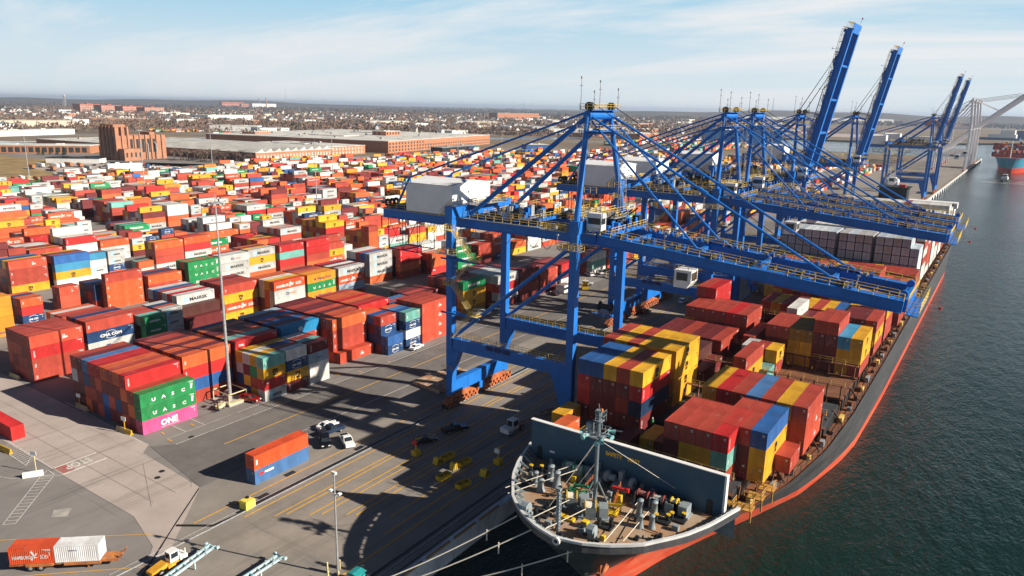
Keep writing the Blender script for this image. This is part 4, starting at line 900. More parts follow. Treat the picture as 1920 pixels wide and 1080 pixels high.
# deck gear
def bollard(x, y, cap, dx=.7, dy=.4):
    m = MB(); m.cbox((x,y,12.85),(dx*2+.9,dy*2+.7,.25)) 
    for s in (-1, 1):
        m.tube((x+s*dx,y+s*dy,12.9),(x+s*dx,y+s*dy,13.75), .26, n=10); m.mi = 1 if cap else 0; m.tube((x+s*dx,y+s*dy,13.75),(x+s*dx,y+s*dy,13.88), .32, n=10); m.mi = 0
    sp(m, 'bollard', [DARK, YEL])
for a in ((-53.6,87.4,1),(-50.5,86.8,0),(-46.5,77.6,0),(-45.9,79.8,0),(-39.2,77.4,0),(-38.1,80.0,0),(-32.4,85.7,1),(-30.8,87.3,1)): bollard(*a)
for x, y, h, r in ((-50.3,86.2,2.4,.75),(-48.8,85.4,2.2,.75),(-51.6,84.0,1.9,.6),(-50.1,83.0,1.6,.7),(-35.4,85.0,2.4,.65),(-33.6,85.7,2.4,.65),(-34.2,82.6,1.7,.55),(-32.9,83.4,1.7,.55)):
    m = MB(); m.lathe([(r,12.7),(r*.75,12.7+h*.3),(r*.6,12.7+h),(r*.72,12.7+h),(r*.72,12.9+h),(0,12.9+h)], (x,y,0), n=12); sp(m, 'ventilator', GREYM, smooth=True)
for x, y in ((-48.1,76.3),(-38.2,76.6)):
    m = MB(); m.prism([(y-.45,12.7),(y+.45,12.7),(y+.45,14.2),(y+.15,14.7),(y-.4,14.85),(y-1.0,14.5),(y-1.0,13.9),(y-.45,14.1)], x-.5, x+.5, axis=0); sp(m, 'gooseneck_vent', GREYM)
def winch(x, y, ang, drumm, rimm, w=1.5, r=1.0):
    m = MB(); z = 14.1
    for s in (-1, 1): m.prism([(-.7,12.7-z),(.7,12.7-z),(.25,.4),(-.25,.4)], s*(w/2+.35)-.12, s*(w/2+.35)+.12); 
    m.box((w/2+.5,-.0-.7,-1.3),(w/2+.5,.7,.5)); m.box((-.9,w/2+.5,-1.4),(.9,w/2+1.7,.3)); m.box((-1.1,-w/2-.9,-1.4),(1.1,w/2+1.9,-1.2))
    f = m.build('winch', GREYM, ship, loc=(x-SX, y-250, z+3), rotz=ang)
    m = MB(); m.lathe([(0,-w/2),(r*.74,-w/2+.12),(r*.74,w/2-.12),(0,w/2)], (0,0,0), axis=1, n=18); m.build('rope_drum', drumm, f, smooth=False)
    for s in (-1, 1):
        m = MB(); m.lathe([(r*.62,-.08),(r,-.08),(r,.08),(r*.62,.08)], (0,s*(w/2),0), axis=1, n=20); m.build('drum_rim', rimm, f)
    return f
REDB = mat('faded_red_winch_paint', (.30,.06,.05), .7, noise=.4, scale=3)
for a in ((-49.0,89.6,rad(-80),ROPE,GREENP),(-47.3,89.4,rad(-80),ROPE,GREENP),(-44.3,81.9,rad(-60),ROPE,YEL,1.4,.95),(-41.0,81.2,rad(-60),ROPE,YEL,1.4,.95),(-36.4,88.4,rad(-90),mat('red_rope',(.42,.16,.15),.9,noise=.5,scale=5),REDB,1.5,.75),(-34.2,88.7,rad(-90),ROPE,REDB,1.5,.75),(-32.0,88.9,rad(-90),ROPE,YEL,.8,.8)): winch(*a)
def windlass(x, y):
    m = MB(); m.cbox((x,y,13.4),(2.2,2.6,1.4)); m.lathe([(.4,-.3),(.85,-.3),(.95,0),(.85,.3),(.4,.3)], (x+1.5,y,14.3), axis=0, n=16); m.lathe([(0,-.6),(.55,-.55),(.5,.5),(0,.6)], (x-1.7,y,14.3), axis=0, n=12); m.cbox((x-.4,y+.4,14.8),(.6,.9,1.6)); sp(m, 'anchor_windlass', GREYM)
windlass(-44.4, 90.0); windlass(-40.4, 90.0)
for (x, y, x2, y2) in ((-44.2,88.6,-45.0,85.4),(-40.0,88.4,-38.9,83.7)):
    m = MB(); a, c = Vector((x,y,14.9)), Vector((x2,y2,13.1))
    for k in range(14):
        p = a.lerp(c, k/14); q = a.lerp(c, (k+1.15)/14); o = Vector((.12,0,0)) if k % 2 else Vector((0,0,.12)); m.beam(p+o, q+o, .09, .09); m.beam(p-o, q-o, .09, .09)
    sp(m, 'anchor_chain', mat('chain_orange', (.55,.16,.06), .7, noise=.4, scale=4))
for x, y, mt in ((-38.9,83.5,YEL),(-45.2,85.3,GREENP)):
    m = MB(); m.cbox((x,y,12.95),(2.0,1.6,.35)); m.rail([(x-1,y-.9,12.9),(x+1,y-.9,12.9),(x+1,y+.9,12.9),(x-1,y+.9,12.9),(x-1,y-.9,12.9)], h=.9, step=1, r=.05); m.beam((x-.9,y+.4,13.6),(x+1.3,y+.6,14.1), .3, .3); sp(m, 'chain_stopper', mt)
m = MB(); m.beam((-40.6,87.0,14.6),(-38.5,87.3,14.6), .35, .35); m.tube((-38.6,87.3,14.6),(-38.2,87.35,14.6), .35, n=8); sp(m, 'brake_lever', REDP)
m = MB(); m.tube((-42.8,75.5,12.7),(-42.8,75.5,18.6), .3, .24, n=10); m.cbox((-42.8,75.5,18.7),(.7,.5,.3)); 
for k in range(11): m.cbox((-42.45,75.4,13+k*.5),(.3,.4,.05))
m.tube((-42.3,75.4,12.7),(-42.3,75.4,18.4), .04, n=4); sp(m, 'jack_post', GREYM)
m = MB(); m.rail([(-45.6,73.9,12.75),(-43.4,73.5,12.75),(-43.2,74.6,12.75),(-45.4,75.0,12.75),(-45.6,73.9,12.75)], step=.5, r=.03); sp(m, 'jack_railing', STEEL)
m = MB()
for (x, y, w2, d2, h2) in ((-43.2,78.6,2.4,.9,.35),(-40.2,78.4,.8,.8,.9),(-36.8,77.0,.5,.5,.7),(-31.6,89.9,1.6,1.2,1.2),(-47.4,88.0,.8,.5,1.0),(-39.4,86.6,1,.6,1.3)): m.cbox((x,y,12.72+h2/2),(w2,d2,h2))
sp(m, 'deck_lockers', YEL)
m = MB()
for (x, y) in ((-37.8,91.0),(-36.0,90.6),(-33.0,90.4),(-45.6,90.6),(-52.5,90)): 
    m.cbox((x,y,13.4),(.5,.4,1.5)); m.cbox((x+.9,y-.3,12.95),(1.1,.8,.5))
sp(m, 'control_pedestals', GREYM)
m = MB()
for k in range(4): m.lathe([(.5,12.75),(.8,12.75),(.8,12.95),(.5,12.95),(.5,12.75)], (-52.6+k*.9,89.6+.3*(k%2),.06*k), n=12)
sp(m, 'rope_coils', mat('old_rope', (.14,.11,.07), .9, noise=.4, scale=4))
m = MB(); rng2 = random.Random(5)
for (a, c) in (((-48.4,89.3,14.6),(-53.6,79.0,13.8)),((-47.0,89.0,14.6),(-52.4,77.9,13.8)),((-43.7,81.6,14.4),(-46.4,74.2,13.7)),((-40.6,80.9,14.5),(-43.6,72.9,13.7)),((-36.3,88.0,14.2),(-36.2,75.9,13.2)),((-34.1,88.2,14.2),(-34.3,77.6,13.2)),((-42.2,84.8,19),(-45.8,86.2,13.4))): m.tube(a, c, .055, n=5)
sp(m, 'deck_hawsers', ROPE)
rng3 = random.Random(12); PIPE = mat('deck_pipe_brown', (.20,.10,.055), .7, noise=.4, scale=2)
for nm, cnt, mm in (('deck_pipe',22,PIPE),('deck_fitting',36,DARK),('deck_box',16,GREYM)):
    for k in range(cnt):
        m = MB(); y = rng3.uniform(75.5,90.6); hb = side(12.6,y)-1.6; x = SX+rng3.uniform(-hb,hb)
        if nm == 'deck_pipe': a9 = rng3.choice((0,0,1.57,.5)); L9 = rng3.uniform(1.2,4.5); m.tube((x,y,12.95),(x+math.cos(a9)*L9*.6,min(91,y+math.sin(a9)*L9*.6),12.95), .08, n=5)
        elif nm == 'deck_fitting': m.cbox((x,y,12.75+.18),(rng3.uniform(.15,.7),rng3.uniform(.15,.6),rng3.uniform(.2,.6)))
        else: m.cbox((x,y,13.0),(rng3.uniform(.3,.9),rng3.uniform(.3,.8),rng3.uniform(.5,.9)))
        sp(m, nm, mm)
# hatches, coamings and lashing bridges
HB = 12.4
BAYS = [(99.2,112.3),(117.4,131.3),(131.9,145),(148.5,162),(162.8,176.5),(180,193.5),(194,207.4),(211.5,224.6),(225.3,238.6),(242,255.4),(257.4,270.5),(274.4,287.5),(288.3,301.4),(305,318),(319,332.4),(336,349),(350,363.4),(367,380),(381,394)]
for i, (a, c) in enumerate(BAYS):
    hw2 = min(20.2, side(10, a)-1.6)
    m = MB(); m.box((SX-hw2,a,10),(SX+hw2,c,HB-.35)); m.mi = 1
    k = 3
    for q in range(k): m.box((SX-hw2+q*2*hw2/k+.08,a+.05,HB-.35),(SX-hw2+(q+1)*2*hw2/k-.08,c-.05,HB))
    if i == 0: 
        m.mi = 2
        for x in (-56,-52.5,-49): strip(m, (x,100),(x,111), .12, HB+.03)
        m.mi = 3
        for x, y in ((-50.2,104.4),(-51.6,100.8),(-54.4,106)):
            m.lathe([(.35,HB+.02),(.55,HB+.06),(.35,HB+.1)], (x,y,0), n=10)
    sp(m, 'hatch_cover', [DARK, mat('hatch_cover_paint', (.05,.055,.065) if i < 3 else (.20,.085,.045), .7, noise=.4, scale=.4, coord='World'), LINEY, WHITEP] if i in (0,3) else [DARK, bpy.data.materials['hatch_cover_paint' if i < 3 else 'hatch_cover_paint.001']])
LASH = mat('lashing_bridge_brown', (.17,.07,.035), .75, noise=.4, scale=.5)
for i, (a, c) in enumerate(BAYS[:11]):
    if i in (1, 7, 9): continue
    y = a-.85; hw2 = min(20.5, side(10, y)-1.0); m = MB(); top = HB+(2.9 if i < 9 else 5.6)
    for k in range(int(2*hw2/2.52)+1): x = SX-hw2+k*2.52; m.box((x-.12,y-.3,10),(x+.12,y+.3,top))
    m.box((SX-hw2,y-.45,HB+.2),(SX+hw2,y+.45,HB+.32)); m.box((SX-hw2,y-.45,top-.1),(SX+hw2,y+.45,top)); m.mi = 1
    m.rail([(SX-hw2,y-.42,top),(SX+hw2,y-.42,top)], step=2.5, r=.04)
    for k in range(int(2*hw2/5)): m.cbox((SX-hw2+2+k*5,y-.5,HB+.9),(.35,.25,.5))
    sp(m, 'lashing_bridge', [LASH, RAILY])
m = MB(); P = [(SX+side(10,y)-.35, y, 10.0) for y in list(range(95,150,5))+list(range(150,420,12))]; m.rail(P, step=3, r=.05); sp(m, 'deck_railing', DARK)
m = MB()
for k in range(62):
    m = MB(); y = 97+k*4.9; x = SX+side(10,y); m.beam((x-2.4,y,10),(x-2.2,y,12.6), .22, .5)
    if k % 2: m.cbox((x-1.5,y+1.2,10.5),(.9,1.0,1.0))
    if k % 3 == 0: m.beam((x-2.3,y,12.5),(x-.5,y+.1,10.1), .15, .3)
    sp(m, 'side_deck_post', LASH)
m = MB()
for k in range(46):
    y = 96+k*6.7; x = SX+side(10,y); m = MB(); m.cbox((x-1.1,y,10.35+.2*(k%2)),(.7,.9+.5*(k%4),.7+.4*(k%2))); sp(m, 'side_deck_fitting', [LASH, RAILY, GREYM][k % 3])
m = MB()
for (x, y) in ((-24.6,97),(-24.2,101),(-23.6,104.5),(-27,96.5)):
    m.rail([(x-1.4,y-1,12.3),(x+1,y-1,12.3),(x+1,y+1,12.3)], step=1, r=.06); m.cbox((x,y,12.2),(2.4,2.0,.12)); m.beam((x+.9,y,10),(x+.9,y,12.2), .2, .2)
sp(m, 'step_platform', mat('buff_yellow_paint', (.55,.30,.07), .6, noise=.4, scale=1))
# superstructure far aft
m = MB(); m.box((-41,405,10),(-21,416,24)); m.box((-41,405,24),(-20,412,26.6)); sp(m, 'deckhouse', WHITEP)
m = MB(); m.box((-40.5,404.9,24.8),(-21.5,404.98,26)); sp(m, 'bridge_window', GLASS)
m = MB(); m.box((-57,425,10),(-44,436,30)); m.mi = 1; m.box((-48,425,30),(-45,428,32)); m.mi = 2
for x in (-54,-50): m.lathe([(0,1.9),(1.2,1.5),(1.6,0),(1.2,-1.4),(0,-1.8)][::-1], (x,429,33), n=12)
m.mi = 0; m.box((-58,424,30),(-43,437,30.6)); sp(m, 'funnel', [DARK, REDP, WHITEP])
# ------------------------------------------------------------ containers on the ship
HT = 2.75
DECKROWS = [  # bay phrase, near Y, length, right edge X, columns from starboard, each bottom to top
 ('foremost starboard bay', 100.0, L4, -28.6, ['rtR','ryr','ryr','mmr']), ('low foremost stack', 103.4, L2, -39.0, ['m','y']), ('front starboard wing bay', 104.6, L4, -24.3, ['yyb','mmr','rrr']),
 ('lone box by starboard rail', 110.3, L2, -21.85, ['r']), ('second starboard bay', 118.2, L4, -21.7, ['zzr','rry','rbr','rye','rrr','rrR','mry']),
 ('front port bay', 110.2, L4, -46.9, ['mNRy','mrmr','mmmy','mmmb','mRRb']), ('port bay behind it', 124.4, L4, -46.7, ['yyyy','myry','mryy','mmmr','ryyy','mmrr']), ('low dark port rows', 139.5, L4, -46.5, ['m','mk','m','mm','m','r']), ('dark port rows aft', 153.2, L4, -47.5, ['mr','mm','km','mr','mm','rm']), ('single box by port bow', 103.4, L2, -58.2, ['y']), ('box behind breakwater, port side', 98.4, L2, -55.6, ['o']),
 ('low stack behind breakwater', 100.4, L2, -44.6, ['m']), ('middle bay', 136.8, L4, -37.3, ['yyr']), ('middle bay rear', 153.7, L2, -35.7, ['ry','mr','wg']), ('mint box bay', 147.2, L2, -35.8, ['t']), ('lone red stack amidships', 160.6, L4, -42.6, ['mr']),
 ('fourth starboard bay', 163.6, L4, -20.9, ['ryy','yys','mmmr','mmmr','yyK','yyK','rmr','rmr']), ('fourth port bay', 167.4, L4, -46.4, ['rrr','mmR','mmr','mrr','rrr','ryr']), ('high port pair', 177.6, L4, -57.6, ['mrRR','rymr']),
 ('fifth bay', 181, L4, -20.8, ['ryr','mym','mrm','mm','ny','mr','wm','mmw']), ('sixth bay', 195.0, L4, -20.6, ['rry','mry','mr','ny','rb','my','wr','ry','rm','rr','ry','mr']),
 ('seventh bay', 212, L4, -19.6, ['rro','rrR','rrr','rry','mmyy','yyyb','ryr','rrr','ymr','rry','rmy','rRr','byr','ryy']), ('eighth bay', 225.9, L4, -19.6, ['rro','ryr','rro','rrrr','rrrr','rry','ryr','rro','rry','rrrz','rrrr','rrry','rry','rRy','ryy']), ('ninth bay', 242.5, L4, -19.6, ['rrr','mrr','rrr','yrr','rry','ryr','rrr','yrr','ryy','rrr','ryr','rmr','rrr','yrr','rRr','ryr']),
]
for (ph, Y, L, XR, cols) in DECKROWS:
    for ci, col in enumerate(cols):
        for ti, code in enumerate(col):
            if ci and ci < len(cols)-1 and ti < len(col)-1 and ti < len(cols[ci-1]) and Y > 176 and ti == 0: continue
            tier = 'top' if ti == len(col)-1 and ti else TIER[ti]
            lab = '%s %sdeck container, %s tier, %s column from starboard, %s' % (CN[code], 'short ' if L < 8 else '', tier, ORD[ci], ph)
            container(code, (XR-1.22-ci*2.52, Y+L/2, HB+.03+ti*(HT+.01)), L, HT, lab, 'containers on the ship', name='deck_container', door=(Y < 200 and ti % 2 == 0), logo=(ci == 0 or ti >= len(cols[ci-1])))
# wall of refrigerated containers
def reefer_door(L, H):
    mb = MB(); y = -L/2-.02
    for k in range(7): mb.cbox((-1.0+k*.333,y,H/2),(.05,.03,H-.3))
    mb.mi = 1; mb.cbox((0,y-.02,H/2),(.07,.05,H-.2)); mb.mi = 3; mb.cbox((-1.2,y-.01,H/2),(.16,.06,H)); mb.cbox((1.2,y-.01,H/2),(.16,.06,H)); mb.cbox((0,y-.01,.07),(2.4,.07,.22)); mb.mi = 1
    for x in (-.7,.7): mb.cbox((x,y-.03,H/2),(.05,.03,H-.35))
    mb.cbox((.5,y-.03,H*.35),(.3,.03,.2)); mb.mi = 2; mb.cbox((.12,y-.035,H*.5),(.22,.03,.16)); return mb.mesh('refrigeration_unit', [PAINT, STEEL, LET['orange'], DARK])
RM = reefer_door(L4, HT); rr = random.Random(9)
for ci in range(16):
    for ti in range(6 if ci else 5):
        g9 = rr.choice(('q','q','Q','q','Q','g'))
        o = container(g9, (-20.9-1.22-ci*2.52-(.9 if ci > 4 else 0)-(.9 if ci > 8 else 0), 257.6+L4/2, HB+.03+ti*(HT+.01)), L4, HT, 'pale refrigerated container, %s tier, %s column from starboard in the pale wall' % ('top' if ti == (5 if ci else 4) else TIER[ti], ORD[ci]), 'refrigerated containers on the ship', name='refrigerated_container', logo=False, cat='container')
        obj('refrigeration_unit', RM, o).color = o.color
for bi, (Y, h) in enumerate(((274.8,6),(288.7,5),(305.4,6),(319.4,5),(336.4,6),(350.4,5),(367.4,6),(381.4,5))):
    for ci in range(16):
        for ti in range(h):
            if ci and ti < h-1: continue
            code = rr.choice('wwwwwr') if ci else rr.choice('wwwwrw')
            container(code, (-20.9-1.22-ci*2.52, Y+L4/2, HB+.03+ti*(HT+.01)), L4, HT, '%s deck container, %s tier, %s column from starboard, %s bay aft of pale wall' % (CN[code], 'top' if ti == h-1 else TIER[ti], ORD[ci], ORD[bi]), 'containers aft of the pale wall', name='refrigerated_container', logo=False)
# mooring lines to the quay
for i, (a, c, lab) in enumerate((((-48.6,74.6,13.2),(-70.5,55.5,.9),'mooring rope, upper of three, from port bow to the quay'), ((-45.2,72.9,13.2),(-69.8,55.2,.9),'mooring rope, middle of three, from stem to the quay'), ((-36.6,75.4,13.2),(-66.0,61.5,.9),'mooring rope, lowest of three, crossing the dark hull below stem'))):
    m = MB(); a, c = Vector(a), Vector(c); m.path([a.lerp(c, k/14)-Vector((0,0,2.2*math.sin(math.pi*k/14)*.5)) for k in range(15)], .085, n=5)
    for f in ((.12,.3) if i == 2 else (.14,)):
        p = a.lerp(c, f)-Vector((0,0,1.1*math.sin(math.pi*f))); m.tube(p+Vector((0,0,.35)), p-Vector((0,0,1.3)), .1, n=5)
    tag(m.build('mooring_rope', ROPE), lab, 'rope', 'mooring ropes from the bow')
# ------------------------------------------------------------ vehicles and yard furniture
_pm = {}
def paint(hexc, rough=.3):
    if hexc not in _pm: _pm[hexc] = mat('vehicle_paint', lin(hexc), rough, noise=.08, scale=1.5, spec=.6)
    return _pm[hexc]
def wheel(parent, x, y, r, w=.24):
    m = MB(); m.lathe([(r*.55,-w/2),(r,-w/2),(r,w/2),(r*.55,w/2)], (0,0,0), axis=0, n=16); wh = m.build('wheel', RUBBER, parent, loc=(x,y,r))
    m = MB(); m.lathe([(0,-w*.5),(r*.58,-w*.46),(r*.58,w*.46),(0,w*.5)], (0,0,0), axis=0, n=12); m.build('rim', STEEL, wh)
def car(kind, hexc, loc, head, label, name=None, group=None):
    r = thing(name or {'sedan':'sedan_car','suv':'suv_car','pickup':'pickup_truck','van':'van'}[kind], label, {'pickup':'pickup truck','van':'van'}.get(kind, 'car'), (*loc, .07), rad(head), group=group)
    P = paint(hexc)
    if kind == 'sedan': L, W2, body, cab = 4.7, .9, [(-2.35,.35),(2.3,.32),(2.35,.62),(2.2,.78),(.95,.92),(-1.6,.95),(-2.3,.9),(-2.35,.6)], [(.95,.9),(.2,1.42),(-.95,1.42),(-1.65,.93)]
    elif kind == 'suv': L, W2, body, cab = 4.7, .94, [(-2.3,.42),(2.3,.4),(2.35,.75),(2.2,.98),(1.0,1.08),(-2.25,1.1),(-2.35,.7)], [(1.0,1.06),(.4,1.72),(-2.0,1.75),(-2.28,1.08)]
    elif kind == 'pickup': L, W2, body, cab = 5.6, .97, [(-2.8,.5),(2.8,.46),(2.85,.85),(2.65,1.08),(1.35,1.15),(-.55,1.15),(-.55,1.15),(-2.8,1.12)], [(1.35,1.12),(.65,1.80),(-.45,1.82),(-.62,1.13)]
    else: L, W2, body, cab = 5.4, .98, [(-2.7,.42),(2.65,.4),(2.7,.8),(2.5,1.1),(1.75,1.2),(-2.7,1.2)], [(1.75,1.18),(1.2,2.0),(-2.6,2.05),(-2.7,1.18)]
    m = MB()
    def tap(poly, w0, w1, z0, z1):
        n = len(poly); vs = []
        for s in (-1, 1):
            for (y, z) in poly: f = min(1, max(0, (z-z0)/(z1-z0))); vs.append((s*(w0+(w1-w0)*f), y, z))
        m.add(vs, [(k, (k+1)%n, n+(k+1)%n, n+k) for k in range(n)]+[tuple(range(n-1,-1,-1)), tuple(range(n, 2*n))])
    tap(body, W2, W2*.94, .6, 1.15)
    zt = max(z for y, z in cab); tap([(cab[1][0]+.02,zt-.07),(cab[1][0]-.1,zt+.02),(cab[2][0]+.1,zt+.02),(cab[2][0]-.02,zt-.07)], W2*.80, W2*.78, zt-.07, zt)
    ys = [cab[0][0], cab[1][0], cab[2][0], cab[3][0]]
    for s in (-1, 1):
        m.beam((s*W2*.93,ys[0],1.0 if kind!='sedan' else .9),(s*W2*.79,ys[1],zt-.03), .09, .09); m.beam((s*W2*.93,ys[3],1.0),(s*W2*.79,ys[2],zt-.03), .12, .12)
        ym = (ys[1]+ys[2])/2; m.beam((s*W2*.93,ym,1.0),(s*W2*.79,ym,zt-.03), .1, .1)
    for (wy) in (L*.31, -L*.31): pass
    m.build('body', P, r)
    m = MB(); tap([(ys[0]-.04,cab[0][1]),(ys[1]-.02,zt-.04),(ys[2]+.02,zt-.04),(ys[3]+.04,cab[3][1])], W2*.92, W2*.77, .95, zt); m.build('windows', GLASS, r)
    if kind == 'pickup': m = MB(); m.box((-W2*.8,-2.7,1.125),(W2*.8,-.7,1.16)); m.build('load_bed', DARK, r)
    for s in (-1, 1):
        for wy in (L*.31, -L*.30): wheel(r, s*(W2-.08), wy, .36 if kind != 'sedan' else .33)
        m = MB(); m.cbox((s*W2*.68,L/2-.06,.78),(.4,.14,.2)); m.build('headlight', WHITEP, r)
        m = MB(); m.cbox((s*W2*.78,-L/2+.02,.9),(.25,.1,.25)); m.build('tail_light', REDP, r)
    return r
car('pickup','#1c2f4a',(-109.6,96.6),-10,'dark blue pickup truck parked across beyond the two stacked containers')
car('sedan','#e6e8ea',(-112.2,97.9),-8,'white car half hidden behind the dark blue pickup')
car('suv','#0b0d10',(-106.5,92.2),-128,'black car parked at the end of the orange and blue container pair')
car('pickup','#e9e9e7',(-103.3,95.0),-118,'white pickup truck facing the quay, beside the black car')
car('suv','#a31418',(-137.0,97.2),-75,'red car parked beside the base of the tall light mast')
car('sedan','#eceef0',(-132.0,148.6),5,'white saloon car beside the short navy containers')
car('van','#e2e4e6',(-138.2,187.5),-60,'white van under the nearest crane, closer to the leg')
car('van','#d4d8dc',(-137.0,195.8),-65,'white van under the nearest crane, the farther one behind')
car('pickup','#07090c',(-89.5,112.5),-30,'black pickup truck in the crane shadow on the apron')
car('sedan','#08090c',(-91.0,104.8),-25,'black saloon car in shadow behind the red and yellow sign')
car('suv','#e6ecf2',(-91.0,245),0,'white car driving on the apron beyond the second crane')
car('suv','#0a0c10',(-95.6,223),-5,'black car in the shade by the orange crane bogies')
car('suv','#c9ced4',(-131.0,247),-65,'silver car in the yard between the crane legs')
for i, (x, y, k, h9) in enumerate(((-138,262,'suv','#d7dadd'),(-137,268,'pickup','#c8ccd0'),(-136,274,'sedan','#22262c'),(-143,236,'sedan','#15181d'),(-140,231,'suv','#0d1014'),(-133,226,'sedan','#202830'))):
    car(k, h9, (x,y), 60, ['pale car in the far parking row, first by the mast','pale pickup in the far parking row, second by the mast','dark car in the far parking row, third by the mast','dark car parked left of the silver one','black car parked nearest the dark container row','dark car closest to the second crane leg'][i])
# container pair on the apron
container('H', (-104.1-1.22,73.7+L4/2,.1+2.75), L4, 2.72, 'orange container on top of a blue one, alone on the asphalt', 'lone container pair', door=True)
bpy.data.objects[-1] if False else None
oo = container('e', (-104.1-1.22,73.7+L4/2,.08), L4, 2.72, 'faded blue container under an orange one, alone on the asphalt', 'lone container pair', door=True)
top = [o for o in bpy.data.objects if o.get('label', '').startswith('orange container on top')][0]
for ch in list(top.children):
    if ch.name.startswith('lettering'): bpy.data.objects.remove(ch)
m = MB(); put_text(m, 'tex', .75, (1.235,-5.35,.95), (0,0,1), (0,-1,0), bold=.03); m.build('lettering', LET['white'], top)
container('R', (-157.3-L4/2,57.6,.1), L4, 2.9, 'bright red container cut by the left edge beside the hatched lane', 'lone containers', rotz=0).rotation_euler = (0,0,rad(90))
# foreground trailer with two short containers
ang = math.atan2(8.0, 9.2)-math.pi/2
C['L'] = (.68,.70,.72); CN['L'] = 'white'; LOGO['L'] = [('MAERSK LINE','navy',.42,-2.1,1.75,.02,1.0)]
LOGO['H20'] = None
T = Vector((-107.4,42.1,0)); dY = Vector((9.2,8.0,0)).normalized(); dX = Vector((dY.y,-dY.x,0))
tr = thing('container_trailer', 'orange skeletal trailer carrying a red and a white short container', 'trailer', (T.x,T.y,.07), ang)
OT = mat('trailer_orange_paint', (.52,.19,.05), .6, noise=.4, scale=1, col2=(.25,.10,.05))
m = MB()
for s in (-1, 1): m.box((s*.95-.12,-6.3,.85),(s*.95+.12,6.2,1.2))
for k in range(9): m.box((-1.1,-6+1.5*k,.95),(1.1,-5.8+1.5*k,1.15))
m.box((-1.25,-4.0,.75),(1.3,-.3,1.2)); m.box((-1.25,1.2,.75),(1.3,6.2,1.18)); m.box((-1,6.2,.9),(1,8.6,1.25)); m.beam((-.8,8.6,1.2),(-.8,9.2,1.9), .15, .3); m.beam((.8,8.6,1.2),(.8,9.2,1.9), .15, .3); m.beam((.9,4.2,.9),(.9,4.4,.15), .2, .2); m.build('chassis_frame', OT, tr)
for y in (-3.4,-2.0):
    for s in (-1, 1): wheel(tr, s*1.05, y, .5, .42)
for code, yy, lab in (('H',-3.08,'orange red short container on the rear of the foreground trailer'),('L',3.08,'white short container on the front of the foreground trailer')):
    p = T+dY*yy; container(code, (p.x,p.y,1.29), L2, 2.6, lab, 'containers on the foreground trailer', rotz=ang, door=(yy<0)).rotation_euler = (0,0,ang)
# terminal tractor
tt9 = thing('terminal_tractor', 'yellow yard tractor with white cab at the lower edge', 'tractor', (-93.4,52.0,.07), rad(2))
TY = mat('tractor_yellow_paint', (.74,.36,.035), .5, noise=.3, scale=1)
m = MB(); m.box((-.75,-4.6,.8),(.75,2.4,1.15)); m.prism([(-4.8,1.0),(-1.4,1.1),(-1.4,1.9),(-2.6,1.75),(-4.6,1.3)], -1.0, 1.0, axis=0); m.box((-1.25,-1.4,.7),(1.25,.2,1.35)); m.build('chassis_frame', TY, tt9)
m = MB(); m.prism([(-.6,1.3),(1.3,1.3),(1.5,2.2),(1.2,3.35),(-.6,3.35)], -.95, .75, axis=0); m.box((-1.0,-.7,3.35),(.8,1.3,3.47)); m.prism([(1.3,1.1),(2.9,1.1),(2.9,1.9),(1.4,2.15)], -1.1, 1.1, axis=0); m.tube((1.0,2.4,1.9),(1.0,2.5,3.2), .12, n=8); m.build('cab', WHITEP, tt9)
m = MB(); m.box((-.8,-.63,2.1),(.6,-.605,3.2)); m.box((.755,-.4,2.1),(.775,1.1,3.2)); m.box((-.975,-.4,2.1),(-.955,1.1,3.2)); m.prism([(1.47,2.25),(1.23,3.25),(1.26,3.25),(1.5,2.25)], -.8, .6, axis=0); m.build('cab_window', GLASS, tt9)
for s in (-1, 1):
    wheel(tt9, s*1.1, 2.0, .62, .5); wheel(tt9, s*1.05, -2.9, .62, .6)
LB = mat('chassis_light_blue_paint', (.30,.50,.58), .6, noise=.35, scale=1, col2=(.45,.52,.52))
def chassis(x, y, h, lab):
    r = thing('chassis_trailer', lab, 'trailer', (x,y,.07), rad(h), group='light blue skeletal trailers')
    m = MB()
    for s in (-1, 1): m.beam((s*.5,-6,1.1),(s*.5,6,1.15), .22, .35)
    for k in range(10): m.box((-.9 if k in (0,9) else -.5,-5.95+1.3*k,1.0),(.9 if k in (0,9) else .5,-5.75+1.3*k,1.25))
    for s in (-1, 1): m.box((s*1.1-.15,5.6,1.0),(s*1.1+.15,6.1,1.4)); m.box((s*.8-.1,1.5,.1),(s*.8+.1,1.7,1.1)); m.beam((s*.9,3.8,1.25),(-s*.9,5.4,1.25), .12, .12)
    m.build('chassis_frame', LB, r)
    for yy in (-4.6,-3.3):
        for s in (-1, 1): wheel(r, s*.95, yy, .5, .42)
chassis(-91.0, 51.2, 12, 'light blue skeletal trailer beside the yellow yard tractor'); chassis(-81.5, 55.4, 3, 'light blue skeletal trailer nearest the slim lamp post')
tt9.scale = (.74,.74,.74); tt9.location = (-94.0,51.4,.07)
# white yard tractor pulling an empty chassis on the apron
yt = thing('yard_tractor', 'white cab yard tractor waiting in the ship shadow on the apron', 'tractor', (-79.6,119.6,.07), rad(172))
m = MB(); m.box((-1.2,1.0,.5),(1.2,2.6,1.6)); m.prism([(-.8,1.0),(1.0,1.0),(1.2,1.6),(1.05,3.1),(-.8,3.1)], -1.1, .6, axis=0); m.build('cab', WHITEP, yt)
m = MB(); m.prism([(1.22,1.7),(1.08,2.95),(1.11,2.95),(1.25,1.7)], -.95, .45, axis=0); m.box((.605,-.5,1.8),(.63,.9,2.9)); m.box((-1.13,-.5,1.8),(-1.105,.9,2.9)); m.build('cab_window', GLASS, yt)
m = MB(); m.box((-.6,-3.2,.6),(.6,1,1)); m.beam((-.5,-2,1.2),(-.5,-14,1.2), .25,.35); m.beam((.5,-2,1.2),(.5,-14,1.2), .25,.35)
